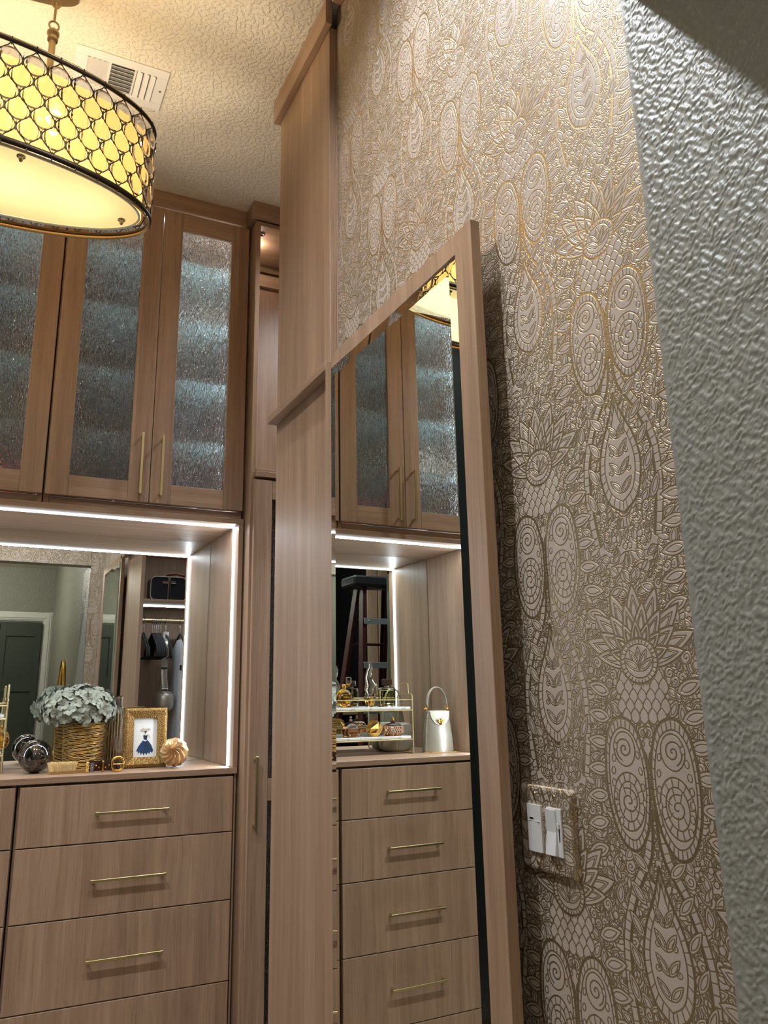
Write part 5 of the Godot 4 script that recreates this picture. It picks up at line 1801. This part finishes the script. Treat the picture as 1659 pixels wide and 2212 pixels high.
	for e in [0, prof.size() - 1]:
		var a := round_rect(prof[e][1] * 2, prof[e][2] * 2, prof[e][2] * 0.55, 4)
		for q in a.size():
			tri(st, Vector3(0, prof[e][0], 0), Vector3(a[q].x, prof[e][0], a[q].y), Vector3(a[(q + 1) % a.size()].x, prof[e][0], a[(q + 1) % a.size()].y), Vector3(0, -1 if e == 0 else 1, 0))
	own("body", st, M["pearl_leather"], b)
	var fo := PackedVector2Array([Vector2(-0.052, 0.0)])
	for k in 15:
		var a := PI + PI * k / 14.0
		fo.append(Vector2(0.050 * cos(a), 0.058 * sin(a) - 0.004))
	fo.append(Vector2(0.052, 0.0))
	own("flap", slab(mb(), fo, 0.0035, Transform3D(Basis(Vector3(1, 0, 0), -0.14), Vector3(0, 0.176, 0.0195))), M["pearl_leather"], b)
	own("top", pillow(0.104, 0.012, 0.040, 0.168), M["pearl_leather"], b)
	var bee := mb()
	ball(bee, Vector3(0, 0.128, 0.036), Vector3(0.0055, 0.012, 0.005), 12)
	ball(bee, Vector3(0, 0.142, 0.034), Vector3(0.0045, 0.0045, 0.0045), 10)
	for e in [-1.0, 1.0]:
		ball(bee, Vector3(e * 0.0125, 0.137, 0.034), Vector3(0.010, 0.0048, 0.0018), 12, Basis(Vector3(0, 0, 1), e * 0.35))
		ball(bee, Vector3(e * 0.010, 0.129, 0.035), Vector3(0.0075, 0.0036, 0.0016), 12, Basis(Vector3(0, 0, 1), e * -0.1))
	own("bee_clasp", bee, M["gold_metal"], b)
	var arc := PackedVector3Array()
	for k in 21:
		var a := PI * k / 20.0
		arc.append(Vector3(0.051 * cos(a), 0.205 + 0.076 * sin(a), 0))
	own("handle", tube(mb(), arc, 0.009, 8, false, true, Vector2(0.28, 1.0), Vector3(1, 0, 0)), M["pearl_leather"], b)
	var fit := mb()
	for e in [-1.0, 1.0]:
		ball(fit, Vector3(e * 0.0575, 0.186, 0), Vector3(0.011, 0.006, 0.006), 12)
		var rg := PackedVector3Array()
		for k in 16:
			rg.append(Vector3(e * 0.0515, 0.196 + 0.010 * sin(TAU * k / 16), 0.010 * cos(TAU * k / 16)))
		tube(fit, rg, 0.0016, 6, true)
		for k in 5:
			ball(fit, Vector3(e * (0.0705 - 0.0032 * k), 0.012 + 0.034 * k, 0.012), Vector3(0.003, 0.003, 0.003), 8)
	own("fittings", fit, M["gold_metal"], b)
	var chn := mb()
	for k in 24:
		ball(chn, Vector3(-0.062 + 0.0075 * k, 0.0028, 0.052 + 0.006 * sin(k * 0.55)), Vector3(0.0036, 0.0022, 0.0022), 8)
	own("chain", chn, M["gold_metal"], b)
	handbag("folded grey quilted handbag lying behind the perfume stand", Vector3(-1.12, Y + 0.0005, -0.375), 0.17, 0.125, 0.05, "pearl_leather", "pearl_leather", false)

func handbag(label: String, at: Vector3, w: float, h: float, d: float, body: String, strap: String, loops := true, clasp := "gold_metal", group := "") -> Node3D:
	var b := thing("handbag", label, "handbag", at, group)
	own("body", pillow(w, h, d, 0.0, 24, 0.42), M[body], b)
	var fo := PackedVector2Array([Vector2(-w * 0.46, 0.0)])
	for k in 11:
		var a := PI + PI * k / 10.0
		fo.append(Vector2(w * 0.46 * cos(a), h * 0.52 * sin(a) - 0.003))
	fo.append(Vector2(w * 0.46, 0.0))
	own("flap", slab(mb(), fo, 0.004, Transform3D(Basis(), Vector3(0, h * 0.93, d * 0.5 - 0.003))), M[body], b)
	own("clasp", bx(mb(), Vector3(-0.014, h * 0.44, d * 0.5), Vector3(0.014, h * 0.56, d * 0.5 + 0.006), 0.002), M[clasp], b)
	if loops:
		var arc := PackedVector3Array()
		for k in 19:
			var a := PI * k / 18.0
			arc.append(Vector3(w * 0.33 * cos(a), h * 0.95 + h * 0.55 * sin(a), 0.0))
		own("handle", tube(mb(), arc, 0.009, 8, false, true, Vector2(0.5, 1.0), Vector3(1, 0, 0)), M[strap], b)
	return b

# ---------------------------------------------------------------- bags behind the rain glass
func stored_things() -> void:
	var lv := [2.1585, 2.438, 2.698, 2.968]
	for q in [
		["black handbag with tan handles, bottom of the cabinet beside the tall cupboard", -0.475, 0, 0.20, 0.17, "black_leather", "tan_leather"],
		["navy clutch on the bottom shelf right in the cabinet by the cupboard", -0.115, 0, 0.16, 0.13, "navy_leather", "pink_cloth"],
		["large black handbag on the second shelf left in the cabinet by the cupboard", -0.44, 1, 0.26, 0.18, "black_leather", "black_leather"],
		["navy handbag on the second shelf right in the cabinet by the cupboard", -0.12, 1, 0.19, 0.17, "navy_leather", "navy_leather"],
		["black handbag with pale handles, third shelf of the cabinet by the cupboard", -0.45, 2, 0.24, 0.17, "black_leather", "white_strap"],
		["navy handbag with a pale strap, third shelf of the cabinet by the cupboard", -0.16, 2, 0.17, 0.16, "navy_leather", "white_strap"],
		["wide black handbag on the top shelf left in the cabinet by the cupboard", -0.44, 3, 0.27, 0.16, "black_leather", "black_leather"],
		["silver evening bag on the top shelf right in the cabinet by the cupboard", -0.11, 3, 0.15, 0.12, "silver_leather", "silver_leather"],
		["crimson handbag on the bottom shelf of the left cabinet", -0.815, 0, 0.22, 0.15, "crimson_leather", "crimson_leather"],
		["olive green handbag on the second shelf of the left cabinet", -0.82, 1, 0.22, 0.16, "olive_leather", "black_leather"],
		["black handbag with gold clasp on the third shelf of the left cabinet", -0.80, 2, 0.24, 0.17, "black_leather", "black_leather"],
		["wide dark handbag on the top shelf of the left cabinet", -0.82, 3, 0.26, 0.16, "navy_leather", "tan_leather"],
		["dark clutch on the bottom shelf at the far left of the left cabinet", -1.17, 0, 0.20, 0.14, "navy_leather", "navy_leather"],
		["silver handbag on the second shelf at the far left of the left cabinet", -1.17, 1, 0.20, 0.15, "silver_leather", "white_strap"],
		["black handbag on the third shelf at the far left of the left cabinet", -1.17, 2, 0.22, 0.17, "black_leather", "black_leather"]]:
		handbag(q[0], Vector3(q[1], lv[q[2]] + 0.0004, -0.255 + 0.03 * sin(q[1] * 17.0)), q[3], minf(q[4], 0.16), 0.11, q[5], q[6], true, "gold_metal", "handbags behind the rain glass")
	# clothes behind the glass of the tall cupboard
	for q in [["hanging_garment", "grey garment hanging behind the cupboard's upper pane", 0.31, 1.17, 1.95, "grey_cloth"], ["hanging_garment", "dark garment hanging behind the cupboard's lowest pane", 0.31, 0.12, 0.90, "dark_cloth"]]:
		var g := thing(q[0], q[1], "garment", Vector3(q[2], q[3], -0.16))
		own("cloth", drape(0.30, q[4] - q[3], 0.10, 5), M[q[5]], g)
	var f := thing("folded_clothes", "pink folded clothes behind the cupboard's middle pane", "clothes", Vector3(0.24, 0.9355, -0.10))
	for k in 3:
		own("layer", pillow(0.24, 0.045, 0.20, 0.044 * k, 20, 0.3), M["pink_cloth"], f)

# hanging cloth: a folded sheet with thickness, width w across x, from the foot upwards
func drape(w: float, h: float, d: float, folds: int, taper := 0.7) -> SurfaceTool:
	var st := mb()
	var n := 48
	var rows := 14
	var rings := []
	for k in rows + 1:
		var t := float(k) / rows
		var ww := w * lerpf(1.0, taper, pow(t, 3.0)) * (1.0 if k < rows else 0.5)
		var ring := []
		for q in n:
			var a := TAU * q / n
			var fold := 1.0 + 0.16 * sin(a * folds * 2.0 + sin(t * 3.0)) * (1.0 - t * 0.6)
			ring.append(Vector3(ww * 0.5 * cos(a), h * t, d * 0.5 * sin(a) * fold * (1.0 if k < rows else 0.4)))
		rings.append(ring)
	for k in rows + 1:
		var raw: Array = rings[k].duplicate()
		for q in n:
			var a: Vector3 = raw[(q + n - 1) % n]
			var b: Vector3 = raw[(q + 1) % n]
			var e := b - a
			var nn := Vector3(e.z, 0, -e.x).normalized()
			if nn.dot(rings[k][q] * Vector3(1, 0, 1)) < 0: nn = -nn
			rings[k][q] = [rings[k][q], nn]
	for k in rows:
		for q in n:
			smooth_quad(st, rings[k][q], rings[k][(q + 1) % n], rings[k + 1][(q + 1) % n], rings[k + 1][q])
	for e in [0, rows]:
		for q in n:
			tri(st, Vector3(0, rings[e][0][0].y, 0), rings[e][q][0], rings[e][(q + 1) % n][0], Vector3(0, -1 if e == 0 else 1, 0))
	return st

# ---------------------------------------------------------------- what hangs in the open closet, seen in the niche mirror
func hanger(label: String, x: float, group := "") -> Node3D:
	var h := thing("clothes_hanger", label, "hanger", Vector3(x, 1.66, 0.90), group)
	h.set_meta("base_name", "clothes_hanger")
	var hook := PackedVector3Array()
	for k in 15:
		var a := PI * 1.25 - PI * 1.35 * k / 14.0
		hook.append(Vector3(0, 0.222 + 0.0185 * sin(a), 0.0185 * cos(a)))
	hook.append(Vector3(0, 0.195, 0.006))
	hook.append(Vector3(0, 0.150, 0.0))
	own("hook", tube(mb(), hook, 0.0022, 7), M["chrome"], h)
	own("shoulders", tube(mb(), PackedVector3Array([Vector3(0, 0.010, -0.175), Vector3(0, 0.055, -0.168), Vector3(0, 0.110, -0.08), Vector3(0, 0.150, 0), Vector3(0, 0.110, 0.08), Vector3(0, 0.055, 0.168), Vector3(0, 0.010, 0.175)]), 0.0060, 8, false, true, Vector2(1.0, 0.7)), M["black_felt"], h)
	own("bar", tube(mb(), PackedVector3Array([Vector3(0, 0.012, -0.172), Vector3(0, 0.004, 0), Vector3(0, 0.012, 0.172)]), 0.0045, 8), M["black_felt"], h)
	return h

func closet_things() -> void:
	var grp := "empty black hangers on the closet rod"
	var lab := "empty black felt hanger with a chrome hook on the closet rod"
	var first := hanger(lab, 0.100, grp)
	for x in [0.112, 0.124, 0.136, 0.148, 0.040, 0.052]:
		dup(first, Vector3(x, 1.66, 0.90), lab, grp)
	# silver bag on its strap from a hanger
	dup(first, Vector3(0.178, 1.66, 0.90), "black hanger that carries the silver shoulder bag")
	var b := thing("shoulder_bag", "silver leather shoulder bag hanging by its wide strap from a hanger", "handbag", Vector3(0.178, 1.37, 0.885))
	own("body", pillow(0.105, 0.115, 0.20, 0.0, 24, 0.62), M["silver_leather"], b)
	own("strap", tube(mb(), PackedVector3Array([Vector3(0.0, 0.095, -0.06), Vector3(-0.012, 0.20, -0.05), Vector3(-0.010, 0.36, -0.02), Vector3(0, 0.447, 0.0), Vector3(0.010, 0.36, 0.02), Vector3(0.014, 0.20, 0.05), Vector3(0.0, 0.095, 0.06)]), 0.017, 10, false, true, Vector2(1.0, 0.18), Vector3(1, 0, 0)), M["silver_leather"], b)
	var fit := mb()
	for q in [Vector3(-0.013, 0.24, -0.048), Vector3(-0.006, 0.12, -0.058), Vector3(0.015, 0.22, 0.046)]:
		bx(fit, q - Vector3(0.019, 0.007, 0.004), q + Vector3(0.019, 0.007, 0.004), 0.002)
	own("buckles", fit, M["chrome"], b)
	# white garments
	for q in [[0.262, "white blouse with a square buckle on a black hanger in the closet", "white_cloth", 0.05], [0.335, "plain white garment furthest along the closet rod", "white_cloth", 0.06], [0.43, "grey garment beyond the white ones in the closet", "grey_cloth", 0.07], [0.55, "dark garment in the middle of the closet rod", "dark_cloth", 0.07]]:
		dup(first, Vector3(q[0], 1.66, 0.90), "black hanger carrying the " + String(q[1]).get_slice(" in the", 0).get_slice(" on a", 0).get_slice(" furthest", 0).get_slice(" beyond", 0))
		var g := thing("hanging_garment", q[1], "garment", Vector3(q[0], 1.05, 0.90))
		var dr := own("cloth", drape(0.36, 0.725, q[3], 4, 0.62), M[q[2]], g)
		dr.rotation.y = PI / 2
		if q[0] < 0.3:
			own("belt_buckle", bx(mb(), Vector3(-0.03, 0.545, -0.175), Vector3(-0.024, 0.575, -0.150), 0.001), M["cap_black"], g)
	# navy bag with a bar clasp, tan handles laid over the top
	var n := thing("structured_handbag", "navy leather handbag with a chrome bar clasp on the closet shelf", "handbag", Vector3(0.145, 1.9825, 0.78))
	var o := PackedVector2Array()
	for e in round_rect(0.205, 0.135, 0.03, 6):
		o.append(e + Vector2(0, 0.0675))
	own("body", slab(mb(), o, 0.10, Transform3D(Basis(), Vector3(0, 0, -0.05))), M["navy_leather"], n)
	var pipe := PackedVector3Array()
	for e in o: pipe.append(Vector3(e.x, e.y, -0.05))
	own("piping", tube(mb(), pipe, 0.0025, 6, true), M["silver_leather"], n)
	own("bar_clasp", bx(bx(mb(), Vector3(-0.038, 0.098, -0.056), Vector3(0.038, 0.110, -0.0505), 0.002, 0), Vector3(-0.006, 0.0, -0.058), Vector3(0.010, 0.135, -0.0505), 0.003), M["chrome"], n)
	own("handle", tube(mb(), PackedVector3Array([Vector3(-0.01, 0.136, 0.0), Vector3(0.0, 0.152, -0.02), Vector3(0.05, 0.158, -0.02), Vector3(0.095, 0.154, 0.0), Vector3(0.10, 0.138, 0.02)]), 0.008, 8), M["tan_leather"], n)

# ---------------------------------------------------------------- the left of the room, seen only through two mirrors
func ladder_corner() -> void:
	var l := thing("step_ladder", "red step ladder with steel treads and a black top, reflected in both mirrors", "ladder", Vector3(-1.87, 0, 1.25))
	var rail := func(a: Vector3, b: Vector3, nm: String) -> void:
		var d := (b - a).normalized()
		var xf := Transform3D(Basis(Quaternion(Vector3.UP, d)), a)
		var st := mb()
		var len_ := a.distance_to(b)
		bx(st, Vector3(-0.004, 0, -0.032), Vector3(0.0, len_, 0.032), 0.001, 1, xf)
		var s := 1.0 if a.x < -1.87 else -1.0
		for z in [-0.032, 0.028]:
			bx(st, Vector3(0.0 if s > 0 else -0.029, 0, z), Vector3(0.025 if s > 0 else -0.004, len_, z + 0.004), 0.001, 1, xf)
		obj(nm, st, M["ladder_red"], l)
	rail.call(Vector3(-1.62, 0.0, 1.02), Vector3(-1.755, 2.19, 1.20), "front_rail")
	rail.call(Vector3(-2.12, 0.0, 1.02), Vector3(-1.985, 2.19, 1.20), "front_rail")
	rail.call(Vector3(-1.60, 0.0, 1.78), Vector3(-1.745, 2.19, 1.27), "rear_rail")
	rail.call(Vector3(-2.14, 0.0, 1.78), Vector3(-1.995, 2.19, 1.27), "rear_rail")
	for k in 6:
		var y := 1.965 - 0.30 * k
		var t := y / 2.19
		var hw := lerpf(0.245, 0.112, t)
		var z := lerpf(1.02, 1.20, t)
		var st := mb()
		bx(st, Vector3(-1.87 - hw, y - 0.004, z - 0.045), Vector3(-1.87 + hw, y, z + 0.045), 0.001, 0)
		bx(st, Vector3(-1.87 - hw, y - 0.040, z - 0.047), Vector3(-1.87 + hw, y, z - 0.044), 0.001, 0)
		for s in [-1.0, 1.0]:
			tube(st, PackedVector3Array([Vector3(-1.87 + s * hw * 0.98, y - 0.085, z - 0.02), Vector3(-1.87 + s * hw * 0.62, y - 0.02, z - 0.02)]), 0.006, 6, false, true, Vector2(1, 0.4))
			ball(st, Vector3(-1.87 + s * hw * 0.72, y - 0.018, z - 0.048), Vector3(0.006, 0.006, 0.003), 8)
		obj("tread", st, M["ladder_steel"], l)
	for k in 3:
		var y := 1.8 - 0.6 * k
		var t := y / 2.19
		obj("rear_brace", tube(mb(), PackedVector3Array([Vector3(-1.87 - lerpf(0.27, 0.125, t), y, lerpf(1.78, 1.27, t)), Vector3(-1.87 + lerpf(0.27, 0.125, t), y, lerpf(1.78, 1.27, t))]), 0.010, 8), M["ladder_red"], l)
	var cap := obj("top_cap", box(Vector3(-2.07, 2.192, 1.13), Vector3(-1.67, 2.262, 1.36), 0.012, 0), M["ladder_black"], l)
	for k in 3:
		var ring := PackedVector3Array()
		for q in 30:
			var a := TAU * q / 30
			ring.append(Vector3(-1.87 + (0.06 + 0.045 * k) * cos(a), 2.1915, 1.245 + (0.02 + 0.024 * k) * sin(a)))
		obj("moulded_ring", tube(mb(), ring, 0.006, 6, true), M["navy_leather"], cap)
	# dark green door standing open
	var d := thing("green_door", "dark green panelled door standing open beside the step ladder", "door", Vector3(-2.2, 0, 0.86))
	obj("leaf", box(Vector3(-2.62, 0.01, 0.845), Vector3(-1.79, 2.235, 0.885), 0.002), M["door_green"], d)
	var fr := mb()
	for e in [[-2.62, -2.49, 0.01, 2.235], [-1.92, -1.79, 0.01, 2.235], [-2.49, -1.92, 2.08, 2.235], [-2.49, -1.92, 1.25, 1.40], [-2.49, -1.92, 0.01, 0.25]]:
		bx(fr, Vector3(e[0], e[2], 0.835), Vector3(e[1], e[3], 0.8455), 0.0015)
	obj("panel_frame", fr, M["door_green"], d)
	obj("knob", ball(mb(), Vector3(-1.86, 1.0, 0.81), Vector3(0.026, 0.026, 0.022), 16), M["brass"], d)
	# wooden cupboard with dark panes behind the ladder
	var c := thing("side_cupboard", "wooden cupboard with dark glass panes behind the step ladder", "cupboard", Vector3(-2.3, 0, 2.1))
	obj("body", box(Vector3(-2.945, 0.0, 2.0), Vector3(-1.66, 2.75, FRONT - 0.002), 0.002), M["wood"], c)
	for k in 2:
		var x := -2.9 + 0.62 * k
		var door := obj("door", bx(bx(mb(), Vector3(x, 0.05, 1.978), Vector3(x + 0.09, 2.7, 1.9995), 0.001), Vector3(x + 0.52, 0.05, 1.978), Vector3(x + 0.61, 2.7, 1.9995), 0.001), M["wood_front"], c)
		for y in [0.05, 1.3, 2.61]:
			obj("rail", box(Vector3(x + 0.0905, y, 1.978), Vector3(x + 0.5195, y + 0.09, 1.9995), 0.001, 0), M["wood_front"], door)
		obj("pane", box(Vector3(x + 0.088, 0.13, 1.988), Vector3(x + 0.522, 2.62, 1.992), 0.0), M["lens_black"], door)
	var k := thing("added_dark_wardrobe", "tall black wardrobe added left of the lit niche to darken the mirror edge", "wardrobe", Vector3(-2.15, 0, -0.2))  # added stand-in that gives the wall mirror's bevel something dark to reflect
	obj("body", box(Vector3(-2.945, 0.0, -0.465), Vector3(-1.40, 3.40, -0.022), 0.002), M["black_leather"], k)
	for q in 3:
		var x := -2.94 + 0.514 * q
		var dd := obj("door", box(Vector3(x, 0.08, -0.0215), Vector3(x + 0.510, 3.38, 0.0), 0.002), M["dark_gloss"], k)
		pull("handle", Vector3(x + 0.04, 1.0, 0.0), Vector3(x + 0.04, 1.3, 0.0), dd)
